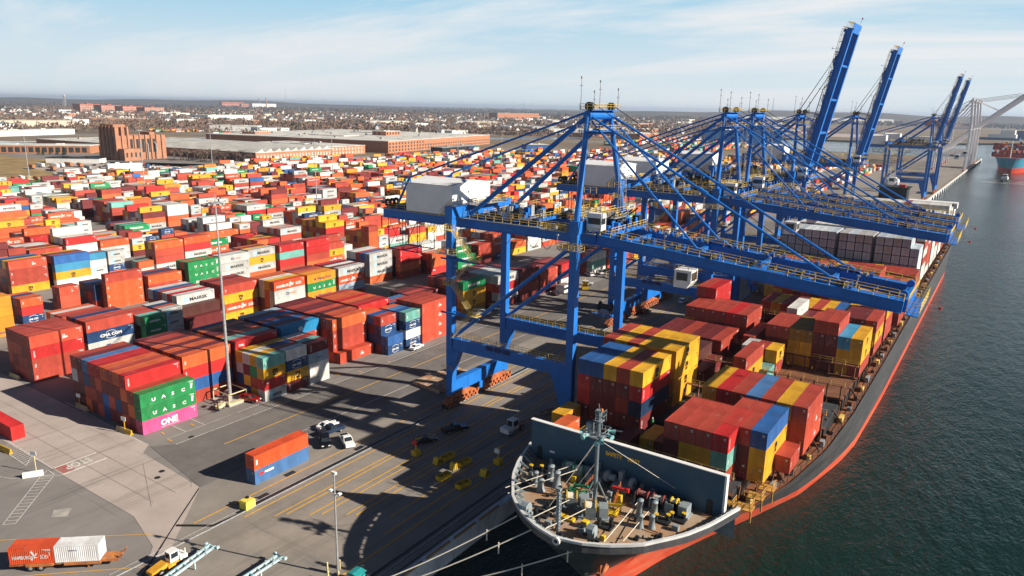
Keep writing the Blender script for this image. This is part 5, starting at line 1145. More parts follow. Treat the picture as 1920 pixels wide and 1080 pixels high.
for k in range(8): m.box((-1,-14+k*1.6,1.0),(1,-13.8+k*1.6,1.3))
m.build('chassis_frame', RUST, yt)
for y in (1.7,-1.8,-12.4,-13.5):
    for s in (-1, 1): wheel(yt, s*1.0, y, .5, .4)
# masts
def light_mast(x, y, h, lab, near=False):
    r = thing('light_mast', lab, 'light mast', (x,y,0), group='tall floodlight masts')
    m = MB(); n = 5
    for k in range(n): m.tube((0,0,h*k/n),(0,0,h*(k+1)/n), .42-.26*k/n, .42-.26*(k+1)/n, n=10); m.tube((0,0,h*k/n-.1),(0,0,h*k/n+.1), .46-.26*k/n, n=10)
    m.build('pole', STEEL, r)
    m = MB(); m.lathe([(1.3,h-.5),(1.45,h-.5),(1.45,h-.35),(1.3,h-.35),(1.3,h-.5)], (0,0,0), n=16)
    for k in range(8):
        a = k*math.pi/4; m.tube((0,0,h-.2),(1.4*math.cos(a),1.4*math.sin(a),h-.42), .05, n=4); m.cbox((1.6*math.cos(a),1.6*math.sin(a),h-.75),(.55,.55,.4))
    m.tube((0,0,h),(0,0,h+1.6), .06, n=5); m.build('floodlight_ring', STEEL, r)
    m = MB(); CRM = bpy.data.materials.get('cream_paint') or mat('cream_paint', (.66,.56,.34), .6, noise=.3, scale=1)
    w, d, hh = 2.9, 2.3, 2.7
    for sx in (-1, 1):
        for sy in (-1, 1): m.tube((sx*w,sy*d,0),(sx*w,sy*d,hh), .14, n=6)
    for z in ((hh,) if near else (hh, 1.3)):
        for s in (-1, 1): m.tube((-w,s*d,z),(w,s*d,z), .13, n=6); m.tube((s*w,-d,z),(s*w,d,z), .13, n=6)
    m.build('guard_frame', CRM, r)
    m = MB(); m.box((-w-.5,-d-.3,0),(w+.5,d+.3,.45)); m.cbox((-1.2,.2,1.3),(.8,1,1.7)); m.cbox((.9,-.9,1.1),(.9,.8,1.3)); m.build('plinth', CONC, r)
    if near: m = MB(); m.box((w-.6,-d-.4,.46),(w+.55,d+.4,.75)); m.build('yellow_kerb', CRM, r)
    return r
ML = ['tall light mast rising from a cream guard frame among the near stacks','pale light mast at the far left by the dry grass','light mast beyond the white trailers, left of the brick hall','light mast in the mid yard, right of the brick hall loading doors','light mast far back before the three storey brick hall','light mast in front of the long brick hall end','light mast just behind the white machinery house','light mast standing behind the teal and blue stacks','light mast left of the middle of the yard, thin and pale','light mast between the second and third crane','light mast behind the first crane apex','light mast far right of the brick hall']
for i, (x, y, h) in enumerate(((-141.2,94.9,46),(-677,284,46),(-656,441,46),(-500,455,46),(-656,771,46),(-566,717,46),(-380,544,46),(-324,282,46),(-516,291,46),(-128,265,40),(-420,980,46),(-300,900,46))): light_mast(x, y, h, ML[i], i == 0)
lp = thing('lamp_post', 'slim grey lamp post with a camera head standing on the quay apron', 'lamp post', (-72.7,64.2,.04))
m = MB(); m.tube((0,0,0),(0,0,16), .17, .11, n=10); m.build('pole', STEEL, lp)
m = MB(); m.tube((-.8,0,13.2),(.8,0,13.2), .06, n=5)
for s in (-1, 1): m.cbox((s*.9,.1,13.4),(.45,.5,.22))
m.cbox((0,0,13.0),(.3,.3,.5)); m.build('lamp_arm', WHITEP, lp)
m = MB(); m.cbox((0,0,16.2),(.3,.3,.3)); m.cbox((.15,-.1,16.5),(.8,.4,.35)); m.build('camera_head', WHITEP, lp)
# concrete barriers, signs and blocks
BARY = mat('barrier_yellow_paint', (.62,.36,.03), .7, noise=.3, scale=1.2)
def barrier(x, y, L, h, lab, endcol=True, col=None):
    r = thing('concrete_barrier', lab, 'barrier', (x,y,.06), rad(h), group='concrete barriers by the stacks')
    m = MB(); m.prism([(-.35,0),(.35,0),(.3,.2),(.14,.5),(.1,1.0),(-.1,1.0),(-.14,.5),(-.3,.2)], -L/2, L/2)
    m.build('body', col or mat('barrier_buff_concrete', (.50,.38,.22), .85, noise=.3, scale=1), r)
    if endcol: m = MB(); m.prism([(-.36,0),(.36,0),(.31,.2),(.15,.5),(.11,1.01),(-.11,1.01),(-.15,.5),(-.31,.2)], -L/2-.02, -L/2+1.7); m.build('painted_end', BARY, r)
def sign(x, y, h, lab, face=0, txt=None, polecol=None, name='sign_post'):
    r = thing(name, lab, 'sign', (x,y,.06), rad(face)); m = MB(); m.tube((0,0,0),(0,0,h), .09, n=6); m.build('post', polecol or BARY, r)
    m = MB(); m.cbox((0,-.12,h-.35),(1.3,.06,.85)); s2 = m.build('sign_board', WHITEP, r)
    if txt: m = MB(); put_text(m, txt, .5, (0,-.16,h-.5), (1,0,0), (0,0,1), ax='CENTER'); m.build('lettering', LET['black'], s2)
barrier(-143.7,71.6,4.8,95,'low barrier with a yellow end by the pink container'); barrier(-162.8,72.6,4.6,92,'low buff barrier at the far corner of the foreground stack', False); barrier(-194.7,72.4,4.4,92,'low buff barrier at the front of the second red stack', False)
barrier(-154,53.6,5,94,'yellow barrier beside the red container at the left edge', True, BARY); barrier(-138.9,52.2,3.2,150,'white barrier at the foot of the pale sign post', False, WHITEP)
sign(-143.2,71.5,3.6,'white route sign on a yellow post by the pink container',10); sign(-163.5,72.5,3.4,'white route sign on a post at the far corner of the foreground stack',10); sign(-140.0,53.2,4.2,'pale sign post beside the white stop lines',20,None,mat('pale_post_paint',(.66,.58,.32),.6,noise=.3,scale=2))
yb = thing('yellow_block', 'bright yellow concrete block on the line beside the drain', 'block', (-98.9,68.2,.09), rad(5))
m = MB(); m.prism([(-1,0),(1,0),(1.0,1.25),(.85,1.5),(-.85,1.5),(-1,1.25)], -.8, .8, axis=0); m.build('body', mat('block_lemon_paint', (.78,.64,.10), .7, noise=.25, scale=1), yb)
m = MB(); m.cbox((-.3,.3,1.65),(.5,.4,.3)); m.tube((.5,.8,1.4),(.9,1.3,1.5), .1, n=6); m.build('lifting_lug', DARK, yb)
STRIPE = mat('black_line_paint', (.03,.028,.02), .7, noise=.2, scale=2)
def ybox(x, y, L, lab, striped=False):
    r = thing('barrier_box', lab, 'barrier box', (x,y,.09), rad(-8), group='yellow barrier boxes on the apron'); m = MB()
    m.box((-.65,-L/2,0),(.65,L/2,.08))
    for s in (-1, 1): m.box((s*.65-.06,-L/2,0),(s*.65+.06,L/2,.8)); m.box((-.59,s*L/2-.06,0),(.59,s*L/2+.06,.8))
    for k in range(1, int(L/1.4)): m.box((-.59,-L/2+k*L/int(L/1.4)-.05,0),(.59,-L/2+k*L/int(L/1.4)+.05,.7))
    m.build('box', YEL, r)
    if striped:
        m = MB(); m.prism([(-L/2-1.9,0),(-L/2-.6,0),(-L/2-1.0,1.25),(-L/2-1.5,1.25)], -.6, .6, axis=0); st9 = m.build('striped_wedge', YEL, r)
        m = MB()
        for k in range(3): m.add([(.615,-L/2-1.7+k*.45,.1),(.615,-L/2-1.5+k*.45,.1),(.615,-L/2-1.4+k*.3,1.15),(.615,-L/2-1.55+k*.3,1.15)], [(0,1,2,3)])
        m.build('stripes', STRIPE, st9)
ybox(-82.9,102.0,3.0,'yellow barrier box with striped end, row nearest the black car',True); ybox(-79.0,102.2,3.0,'yellow barrier box with striped end, middle of the apron row',True); ybox(-78.6,95.6,2.8,'plain yellow barrier box, left one of the two nearest the camera'); ybox(-73.9,95.4,2.8,'plain yellow barrier box, right one of the two nearest the camera')
sw = thing('striped_wedge_block', 'small yellow and black striped wedge on the apron', 'barrier', (-73.2,101,.09)); m = MB(); m.prism([(-.9,0),(.9,0),(.4,1.2),(-.4,1.2)], -.7, .7, axis=0); b9 = m.build('wedge', YEL, sw); m = MB()
for k in range(3): m.add([(.712,-.7+k*.5,.08),(.712,-.45+k*.5,.08),(.712,-.2+k*.28,1.12),(.712,-.38+k*.28,1.12)], [(0,1,2,3)])
m.build('stripes', STRIPE, b9)
for x, y, cc, lab in ((-88.9,99.6,REDP,'yellow post with a red panel standing in a yellow block'),(-73.8,106.2,WHITEP,'yellow post with a pale panel in shade nearest the ship')):
    r = thing('marker_post', lab, 'marker', (x,y,.09)); m = MB(); m.cbox((0,0,.5),(1.4,1.4,1.0)); m.tube((0,0,1),(0,0,3.4), .14, n=6); m.tube((0,0,3.3),(.5,1.2,3.5), .12, n=6); m.build('block', YEL, r); m = MB(); m.cbox((-.1,-.2,2.7),(1.1,.5,.8)); m.build('panel', cc, r)
tb = thing('utility_cabinet', 'teal utility cabinet at the bottom edge of the picture', 'cabinet', (-69.2,64.6,.06), rad(3)); TE = mat('teal_paint', (.03,.33,.34), .5, noise=.3, scale=1)
m = MB(); m.box((-.85,-.8,0),(.85,.8,1.75)); m.build('body', TE, tb); m = MB(); m.prism([(-.95,1.75),(.95,1.75),(.95,1.82),(0,1.98),(-.95,1.82)], -.95, .95); m.build('lid', TE, tb)
for i, (x, y) in enumerate(((-74.6,63.9),(-73.6,65.4),(-71.7,63.4),(-73.0,62.6))):
    m = MB(); m.tube((0,0,0),(0,0,1.5), .14, n=8); m.lathe([(.14,1.5),(.1,1.58),(0,1.62)], (0,0,0), n=8); tag(m.build('guard_post', mat('guard_post_paint',(.68,.60,.30),.6,noise=.3,scale=2), None, (x,y,.05)), 'pale yellow guard post around the slim lamp post', 'post', 'guard posts round the lamp post')
rp = MB(); rp.box((-4.6,-7.2,.0),(4.6,7.2,.75)); rp.box((-4.9,-7.3,.75),(4.9,7.3,.95)); rpo = rp.build('steel_hatch_slab', RUST, None, (-109.2,134.2,.08), rad(-6)); tag(rpo, 'rusty steel hatch slab lying beside the nearest crane leg', 'slab')
for k in range(6):
    m = MB(); m.cbox((-3.8+1.5*k,0,1.0),(.12,14,.06)); m.build('stiffener', RUST, rpo)
fk = thing('forklift', 'small cream and yellow forklift by the mast base', 'forklift', (-138.6,90.3,.06), rad(200)); m = MB(); m.prism([(-1.3,.4),(1.0,.4),(1.0,1.0),(.2,1.1),(-1.3,1.3)], -.6, .6, axis=0); m.build('body', bpy.data.materials['cream_paint'], fk)
m = MB(); 
for s in (-1, 1): m.tube((s*.55,-.9,1.2),(s*.5,-.8,2.2), .05, n=4); m.tube((s*.55,.6,1.1),(s*.5,.3,2.2), .05, n=4); m.box((s*.4-.08,1.05,.2),(s*.4+.08,1.15,2.3)); m.box((s*.35-.07,1.1,.2),(s*.35+.07,2.1,.26))
m.box((-.55,-.9,2.2),(.55,.4,2.26)); m.build('mast_and_guard', DARK, fk)
for s in (-1, 1): wheel(fk, s*.5, .7, .33, .25); wheel(fk, s*.5, -.9, .28, .22)
# small yard machines between the crane legs
for i, (x, y, cc) in enumerate(((-131.5,236,YEL),(-128,240,YEL))):
    r = thing('yard_machine', ['yellow yard machine beside the white kiosk, left one','yellow yard machine beside the white kiosk, right one'][i], 'machine', (x,y,.06), rad(30)); m = MB(); m.box((-1.2,-2.2,.5),(1.2,2.2,1.5)); m.box((-.9,-.2,1.5),(.9,1.4,2.9)); m.beam((0,-1,1.6),(0,3,3.6), .4, .4); m.build('body', cc, r)
    for s in (-1, 1): wheel(r, s*1.1, 1.3, .55, .4); wheel(r, s*1.1, -1.3, .55, .4)
ks = thing('kiosk', 'white site kiosk in the yard between the cranes', 'kiosk', (-133,232,.06), 0); m = MB(); m.box((-1.5,-3,0),(1.5,3,2.7)); m.build('wall', WHITEP, ks); m = MB(); m.box((-1.6,-3.1,2.7),(1.6,3.1,2.85)); m.build('roof', STEEL, ks); m = MB(); m.box((1.5,-2,1),(1.52,2,2)); m.build('window', GLASS, ks)
# lone worker on the hatch covers
pv = [(0,0,.95),(0,0,1.2),(0,0,1.42),(0,.02,1.52),(0,.03,1.66),(.18,0,1.42),(.27,.05,1.14),(.24,.18,.92),(-.18,0,1.42),(-.28,-.02,1.14),(-.26,.06,.9),(.1,0,.9),(.12,.05,.5),(.12,-.02,.08),(.12,.14,.04),(-.1,0,.9),(-.13,-.06,.5),(-.13,-.16,.08),(-.13,0,.04)]
pe = [(0,1),(1,2),(2,3),(3,4),(2,5),(5,6),(6,7),(2,8),(8,9),(9,10),(0,11),(11,12),(12,13),(13,14),(0,15),(15,16),(16,17),(17,18)]
pr9 = [.15,.16,.17,.065,.105,.07,.05,.04,.07,.05,.04,.1,.075,.055,.045,.1,.075,.055,.045]
me = bpy.data.meshes.new('person'); me.from_pydata(pv, pe, []); po = obj('person', me, None, (-46.2,113.9,HB+.02), rad(200), label='person in green work clothes and white helmet on the ship hatch', cat='person')
md = po.modifiers.new('skin', 'SKIN')
for i, sv in enumerate(me.skin_vertices[0].data): sv.radius = (pr9[i], pr9[i]); sv.use_root = i == 0
po.modifiers.new('sub', 'SUBSURF').levels = 1; me.materials.append(mat('dark_overalls', (.04,.05,.08), .8, noise=.2, scale=4))
m = MB(); m.lathe([(.15,.9),(.2,1.0),(.21,1.3),(.2,1.46),(.09,1.53)], (0,0,0), n=12); m.build('green_jacket', mat('green_jacket_cloth', (.05,.42,.12), .8, noise=.2, scale=5), po)
m = MB(); m.lathe([(.15,1.70),(.13,1.76),(.08,1.82),(0,1.84)], (0,.03,0), n=12); m.build('helmet', WHITEP, po)
# ------------------------------------------------------------ town, trees and hills beyond the yard
BRICK = mat('brown_brick', (.42,.205,.125), .9, noise=.25, scale=.15); layered(BRICK, (.26,.12,.08), .5, (.55,.75), .6, coord='Object')
BRICKO = mat('orange_brick', (.42,.19,.105), .9, noise=.2, scale=.1); BRICKR = mat('red_brick', (.40,.11,.06), .9, noise=.2, scale=.05)
ROOFW = mat('pale_roof', (.66,.65,.61), .8, noise=.25, scale=.05, col2=(.42,.41,.38)); ROOFG = mat('grey_roof', (.33,.33,.33), .8, noise=.3, scale=.05); WALLW = mat('white_wall', (.72,.72,.70), .7, noise=.15, scale=.1); WALLC = mat('cream_wall', (.60,.54,.42), .8, noise=.15, scale=.1)
ROOFB = mat('cyan_roof', (.06,.36,.62), .6, noise=.15, scale=.1); WIN = mat('window_dark', (.045,.05,.055), .25, noise=.3, scale=.5); WINP = mat('window_pale', (.50,.46,.40), .5, noise=.2, scale=.5); BLUEW = mat('blue_cladding', (.025,.10,.27), .5, noise=.2, scale=.1); DOORM = mat('loading_door_red', (.36,.06,.05), .7, noise=.2, scale=.3)
def bldg(name, label, p0, p1, depth, h, wall, roof, cat='building', win=None, side_win=True, pitch=0, group=None, z0=0):
    """front edge p0 to p1 (as seen from the yard, left to right), body behind it"""
    a, c = Vector((*p0, z0)), Vector((*p1, z0)); L = (c-a).length; ang = math.atan2(c.y-a.y, c.x-a.x)
    r = thing(name, label, cat, tuple(a), ang, group); m = MB(); m.box((0,0,-1),(L,depth,h)); m.build('wall', wall, r); m = MB()
    if pitch: m.prism([(-.5,h),(depth/2,h+pitch),(depth+.5,h),(depth+.5,h+.3),(depth/2,h+pitch+.35),(-.5,h+.3)], -.5, L+.5, axis=0)
    else: m.box((-.4,-.4,h+.004),(L+.4,depth+.4,h+.7)); m.cbox((L*.3,depth*.5,h+1.2),(L*.12,depth*.2,1.0)); m.cbox((L*.7,depth*.6,h+1.2),(L*.06,depth*.15,1.4))
    m.build('roof', roof, r)
    if depth*L > 6000:
        r8 = random.Random(int(L*7))
        for k in range(int(min(44, depth*L/1200))):
            m = MB(); x8, y8 = r8.uniform(.04,.9)*L, r8.uniform(.06,.95)*depth
            if k % 3: m.box((x8,y8,h+.7),(x8+r8.uniform(6,26),y8+1.6,h+1.0)); m.build('skylight', WIN, r)
            else: m.box((x8,y8,h+.7),(x8+r8.uniform(2,5),y8+r8.uniform(2,5),h+r8.uniform(1.6,3.4))); m.build('roof_unit', ROOFG, r)
    if win:
        rows, sp, ww, wh, z1, dz, wm = win
        me = MB().box((-ww/2,-.12,0),(ww/2,.0,wh)).mesh('window', wm); me2 = MB().box((-.12,-ww/2,0),(0,ww/2,wh)).mesh('window', wm); k = 0
        for q in range(rows):
            for i in range(int(L/sp)):
                if k >= 92: break
                obj('window', me, r, (sp*(i+.5),-.02,z1+dz*q)); k += 1
            if side_win:
                for i in range(int(depth/sp)):
                    if k >= 100: break
                    obj('window', me2, r, (-.02,depth-sp*(i+.5),z1+dz*q)); k += 1
    return r
# the brick power house
ph = thing('power_house', 'tall brown brick power house with a stepped tower and grey flue pipes', 'building', (-827,438,0))
m = MB(); m.box((-34,0,-1),(0,59,27)); m.box((-40,2,0),(-34.002,50,14)); m.build('wall', BRICK, ph)
m = MB(); m.box((-30,0.5,27.002),(-2,14,39)); m.box((-30.4,.1,36),(-1.6,14.4,37)); m.build('tower', BRICK, ph)
m = MB(); m.box((.003,2,-1),(13,23,13)); m.build('annex', BRICK, ph)
for i, y in enumerate((1,8,14.5,22,28.5,35,41.5,48,54.5)):
    m = MB(); m.box((.004,y-.9,-1),(1.4,y+.9,27.6 if y > 15 else 37)); m.build('buttress', BRICK, ph)
for i, x in enumerate((-29,-22,-15,-8)): m = MB(); m.box((x-.9,-1.4,-1),(x+.9,.0-.004,37.4)); m.build('buttress', BRICK, ph)
wme = MB().box((-.05,-1.5,0),(.12,1.5,15)).mesh('window', WIN)
for y in (18.3,25.3,31.8,38.3,44.8): obj('window', wme, ph, (.02,y,8))
wm2 = MB().box((-1.3,-.12,0),(1.3,.05,20)).mesh('window', WIN)
for x in (-18.5,-11.5,-4.5): obj('window', wm2, ph, (x,-.02,6))
wm3 = MB().box((-.05,-.9,0),(.12,.9,5)).mesh('window', WIN)
for y in (5,10,15,20): obj('window', wm3, ph, (13.02,y,4))
for y in (36,46):
    m = MB(); m.tube((2.3,y,-1),(2.3,y,17), .7, n=10); m.tube((2.3,y,16.8),(.5,y-1.2,19), .7, n=10); m.build('flue_pipe', STEEL, ph)
m = MB(); m.box((-30,46,27.002),(-10,52,30)); m.build('roof_house', BRICK, ph)
bldg('brick_shed','low brick shed with pale roof in the shade of the power house',(-888,466),(-850,444),14,7.5,BRICK,ROOFW)
bldg('brick_workshop','long low brown brick workshop left of the power house',(-1042,372),(-948,470),40,9.2,BRICKO,ROOFW,win=(1,7.4,5.2,6,1.5,1,WIN))
# the large brick works with pale sawtooth roof
bw1 = bldg('brick_factory','huge brick factory with white sawtooth roof behind the yard',(-713,535),(-727,663),420,10,BRICKO,ROOFW,win=(1,5.2,2.6,4.2,3.0,1,WINP),side_win=False)
m = MB()
for k in range(9):
    x = 4+k*13.6; m.prism([(x,10.7),(x+9,10.7),(x+7.2,14.2)], 1, 300, axis=1)
m.build('sawtooth_roof', ROOFW, bw1)
for k in range(12): obj('window', MB().box((-.12,-4,0),(0,4,6)).mesh('window', WIN) if k == 0 else wmA, bw1, (-.02,8+k*11,1.5)); wmA = bpy.data.objects[[o.name for o in bw1.children][-1]].data
bldg('roof_pavilion','brick pavilion sitting on the white factory roof',(-1000,752),(-1012,790),24,12,BRICKO,ROOFW,win=(1,6,3,3,11.2,1,WIN),z0=8)
bldg('brick_factory_wing','two storey brick wing between the large factory halls',(-741,668),(-745,738),150,11,BRICKO,ROOFW,win=(2,6,2.8,3,1.5,4.8,WINP),side_win=True)
bldg('brick_hall','long three storey orange brick hall right of the factory',(-730,768),(-801,1108),330,16,BRICKO,ROOFW,win=(3,8.6,3.4,2.6,2,4.6,WIN),side_win=False)
bldg('roof_pavilion','small brick pavilion on the roof of the three storey hall',(-860,900),(-870,945),26,15,BRICKO,ROOFW,win=(1,9,4,4,10,1,WIN),z0=8)
bldg('loading_shed','low dark loading shed before the three storey hall',(-700,850),(-715,960),20,6,DARK,ROOFG)
# four red blocks on the hill
for i, (p0, p1, dpt, lab) in enumerate((((-3946,1964),(-3835,1956),165,'leftmost of four red housing blocks on the hill'),((-3856,2040),(-3747,2025),110,'second from left of four red housing blocks'),((-3658,2080),(-3533,1985),100,'third from left of four red housing blocks'),((-3456,2100),(-3447,2030),70,'rightmost of four red housing blocks'))):
    a = Vector((-3800+110*i, 1860+45*i)); r = thing('apartment_block', lab, 'building', (a.x,a.y,0), rad(6), 'red housing blocks on the hill'); h = 38-3.2*i
    m = MB(); m.box((-60,0,-1),(0,105,h)); m.build('wall', BRICKR, r); m = MB(); m.box((-60.5,-.5,h+.01),(.5,105.5,h+1)); m.cbox((-30,60,h+3),(14,18,4)); m.build('roof', BRICKR, r)
    f1 = MB().box((-.3,-.9,0),(.2,.9,h-2)).mesh('window_strip', WINP); f2 = MB().box((-.8,-.3,0),(.8,.2,h-2)).mesh('window_strip', WINP)
    for k in range(12): obj('window_strip', f1, r, (.1,5+8.6*k,1))
    for k in range(7): obj('window_strip', f2, r, (-56+8.6*k,-.1,1))
    f3 = MB().box((-.3,-.3,-.8),(.5,105,.8)).mesh('floor_band', WINP)
    for k in range(3): obj('floor_band', f3, r, (.1,0,8+k*9))
def water_tower(x, y, h, lab):
    r = thing('water_tower', lab, 'water tower', (x,y,0)); m = MB(); m.tube((0,0,0),(0,0,h-14), 2.4, n=8)
    for a in range(4): m.tube((9*math.cos(a*1.57),9*math.sin(a*1.57),0),(6*math.cos(a*1.57),6*math.sin(a*1.57),h-14), .9, n=5)
    m.build('legs', STEEL, r); m = MB(); m.lathe([(0,h-18),(7,h-16),(9,h-11),(8.5,h-4),(5,h),(0,h+1)], (0,0,0), n=16); m.build('tank', CONC, r, smooth=True)
water_tower(-5479,2584,86,'round water tower on the hill left of the red blocks'); water_tower(-7240,5523,105,'distant water tower beside the tall chimney')
ch = thing('chimney', 'tall dark chimney on the skyline by the distant water tower', 'chimney', (-6384,4956,0)); m = MB(); m.tube((0,0,0),(0,0,108), 6, 4, n=10); m.build('stack', BRICK, ch)
m = MB(); m.lathe([(4.2,104),(4.8,104),(4.8,108),(4.2,108)], (0,0,0), n=10); m.build('rim', DARK, ch)
for i, (x, y, h) in enumerate(((-7300,5950,220),(-5000,7600,150),(-1330,4900,150),(-1480,4700,120))):
    r = thing('radio_mast', ['tall lattice radio mast on the left skyline','thin radio mast on the middle skyline','thin radio mast behind the second crane','short radio mast behind the second crane'][i], 'mast', (x,y,0)); m = MB()
    for k in range(10): m.beam((-3+.26*k,0,h*k/10),(3-.26*k,0,h*(k+1)/10), 1.2, 1.2); m.beam((3-.26*k,0,h*k/10),(-3+.26*k,0,h*(k+1)/10), 1.2, 1.2)
    m.tube((0,0,0),(0,0,h), 1.5, .8, n=5); m.build('lattice', STEEL, r)
for a in (('hospital','pale and red hospital on the far skyline',(-7400,5150),(-7380,5420),60,52,BRICKR,ROOFW),('clinic_block','white block right of the far hospital',(-7000,5250),(-6990,5560),60,44,WALLW,ROOFG),('clinic_block','red block between the far hospital and the chimney',(-7180,5240),(-7120,5470),50,40,BRICKR,ROOFG)):
    bldg(*a, win=(2,26,15,6,10,16,WINP), side_win=False)
# pale warehouses and other low buildings
for a in (('warehouse','long cream warehouse with green roof edge at the far left',(-1914,757),(-1882,905),60,14,WALLC,ROOFG),('warehouse','white warehouse end beside the long cream one',(-1905,912),(-1925,960),50,15,WALLW,ROOFW),
          ('canopy_building','white canopy with a bright cyan roof at the left edge',(-1700,650),(-1722,712),30,12,WALLW,ROOFB),('warehouse','long low white warehouse with pale blue windows at the left',(-1440,560),(-1485,712),40,9,WALLW,ROOFW),
          ('brick_school','low orange brick building in front of the bare trees',(-2158,1080),(-2080,1190),40,13,BRICKO,ROOFW),('warehouse','big white warehouse on the slope in the middle distance',(-2205,1480),(-2215,1660),90,20,WALLW,ROOFW),
          ('warehouse','white works with annexes beside the small harbour yard',(-1519,1020),(-1440,1090),50,12,WALLW,ROOFW),('warehouse','low white shed right of the white works',(-1400,1060),(-1380,1130),40,10,WALLW,ROOFG),
          ('warehouse','grey shed at the end of the river',(-1119,1749),(-1106,1856),40,14,ROOFG,ROOFG),('warehouse','long pale shed behind the first crane apex',(-1010,1660),(-900,1800),50,13,WALLW,ROOFW),
          ('blue_shed','blue shed with a white roof among the far containers',(-621,955),(-600,985),20,11,BLUEW,ROOFW),('warehouse','white shed left of the cream one on the hill foot',(-2073,1240),(-2060,1330),40,11,WALLW,ROOFG),
          ('brick_block','wide tan brick block among the far trees',(-2230,3150),(-2150,3420),70,34,BRICKO,ROOFG),('warehouse','row of cream sheds on the slope behind the brick hall',(-1740,1730),(-1700,1890),30,13,WALLC,ROOFW),
          ('warehouse','cream hall right of the sheds on the slope',(-1590,2010),(-1500,2120),40,16,WALLC,ROOFW),('warehouse','very long white roofed hall on the right skyline',(-1900,6200),(-900,7000),300,26,WALLW,ROOFW),
          ('office_building','low white office by the truck park',(-842,371),(-800,405),16,5,WALLW,DARK),('trailer_shed','long white trailer shed on the truck park',(-720,372),(-712,402),10,5,WALLW,WALLW),
          ('harbour_shed','long pale shed behind the far blue cranes',(-330,2080),(-160,2120),40,14,WALLW,ROOFW),('harbour_shed','blue harbour hall on the far right shore',(-10,2750),(160,2790),60,26,BLUEW,ROOFG),('harbour_shed','wide blue hall behind the second and third crane',(-560,1560),(-420,1640),40,26,BLUEW,BLUEW)):
    bldg(*a, win=(1,11,5,3,3,1,WINP) if a[0] in ('warehouse','brick_school') and a[3] > (-2000,) else None, side_win=False)
def bearing(u, d):
    "ground point at picture-independent bearing u (tangent of the angle from the view axis) and distance d"
    a = math.atan(u); b2 = YAW - a; return -math.sin(b2)*d, math.cos(b2)*d
rf = random.Random(21)
HOUSE = []
for wc, rc in (((.70,.68,.64),(.10,.09,.09)),((.62,.60,.56),(.16,.10,.08)),((.45,.24,.17),(.10,.09,.09)),((.55,.58,.60),(.13,.13,.14)),((.66,.58,.44),(.12,.08,.06))):
    m = MB(); m.box((-5,-7,-1),(5,7,6.2)); m.prism([(-5,6.2),(5,6.2),(0,9.6)], -7, 7); m.mi = 1
    m.add([(-5.5,-7.5,6.0),(0,-7.5,9.95),(0,7.5,9.95),(-5.5,7.5,6.0),(5.5,-7.5,6.0),(5.5,7.5,6.0)], [(0,3,2,1),(1,2,5,4)]); m.box((1.5,3,7),(2.6,4.2,11)); m.mi = 2
    for y in (-4,0,4):
        for z in (1,4): m.box((5.01,y-.7,z),(5.06,y+.7,z+1.5)); m.box((-5.06,y-.7,z),(-5.01,y+.7,z+1.5))
    HOUSE.append(m.mesh('house', [mat('house_wall', wc, .8, noise=.1, scale=.3), mat('house_roof', rc, .9, noise=.2, scale=.3), WIN]))
HL = ['white gabled house with dark roof among the bare trees','pale gabled house with brown roof among the bare trees','small brick house with dark roof among the bare trees','grey sided gabled house among the bare trees','cream gabled house with brown roof among the bare trees']
hp = []
while len(hp) < 290:
    u = rf.uniform(-.70, .16); d = rf.choice((rf.uniform(1900,3600), rf.uniform(2300,5200)))
    if u < -.22 and d < 2500: continue
    if -.62 < u < -.40 and d < 4300 and rf.random() < .6: continue
    x, y = bearing(u, d)
    if any(abs(x-p[0])+abs(y-p[1]) < 24 for p in hp): continue
    hp.append((x, y)); k = rf.choice((0,0,0,1,1,2,3,3,4)); o = obj('house', HOUSE[k], None, (x, y, 0), rf.uniform(0, 3.1), label=HL[k], cat='house', group='houses in the town beyond the yard: '+HL[k].split(' house')[0]); sc9 = rf.uniform(.9, 1.6); o.scale = (sc9, sc9*rf.uniform(.8,1.5), sc9)
vs9, fs9, mi9 = [], [], []     # the rest of the town's houses, too many and too small to tell apart
for k in range(680):
    u = rf.uniform(-.74, .22); d = rf.choice((rf.uniform(2000,3800), rf.uniform(2600,5600), rf.uniform(3000,5600)))
    if u < -.22 and d < 2600: continue
    x, y = bearing(u, d); src = HOUSE[rf.choice((0,0,0,1,1,2,3,4))]; k9 = rf.uniform(.9,1.7); a = rf.uniform(0,3.1); ca9, sa9 = math.cos(a)*k9, math.sin(a)*k9; b0 = len(vs9); hk = HOUSE.index(src)
    for v in src.vertices: vs9.append((x+v.co.x*ca9-v.co.y*sa9, y+v.co.x*sa9+v.co.y*ca9, v.co.z*k9))
    for p in src.polygons[:14]: fs9.append(tuple(b0+i for i in p.vertices)); mi9.append(hk*2+(1 if p.material_index else 0))
me = bpy.data.meshes.new('town_houses'); me.from_pydata(vs9, [], fs9)
for h9 in HOUSE:
    for q in (0, 1): me.materials.append(h9.materials[q])
me.polygons.foreach_set('material_index', mi9); obj('town_houses', me, kind='stuff', label='dense small houses of the far town among bare trees', cat='houses')
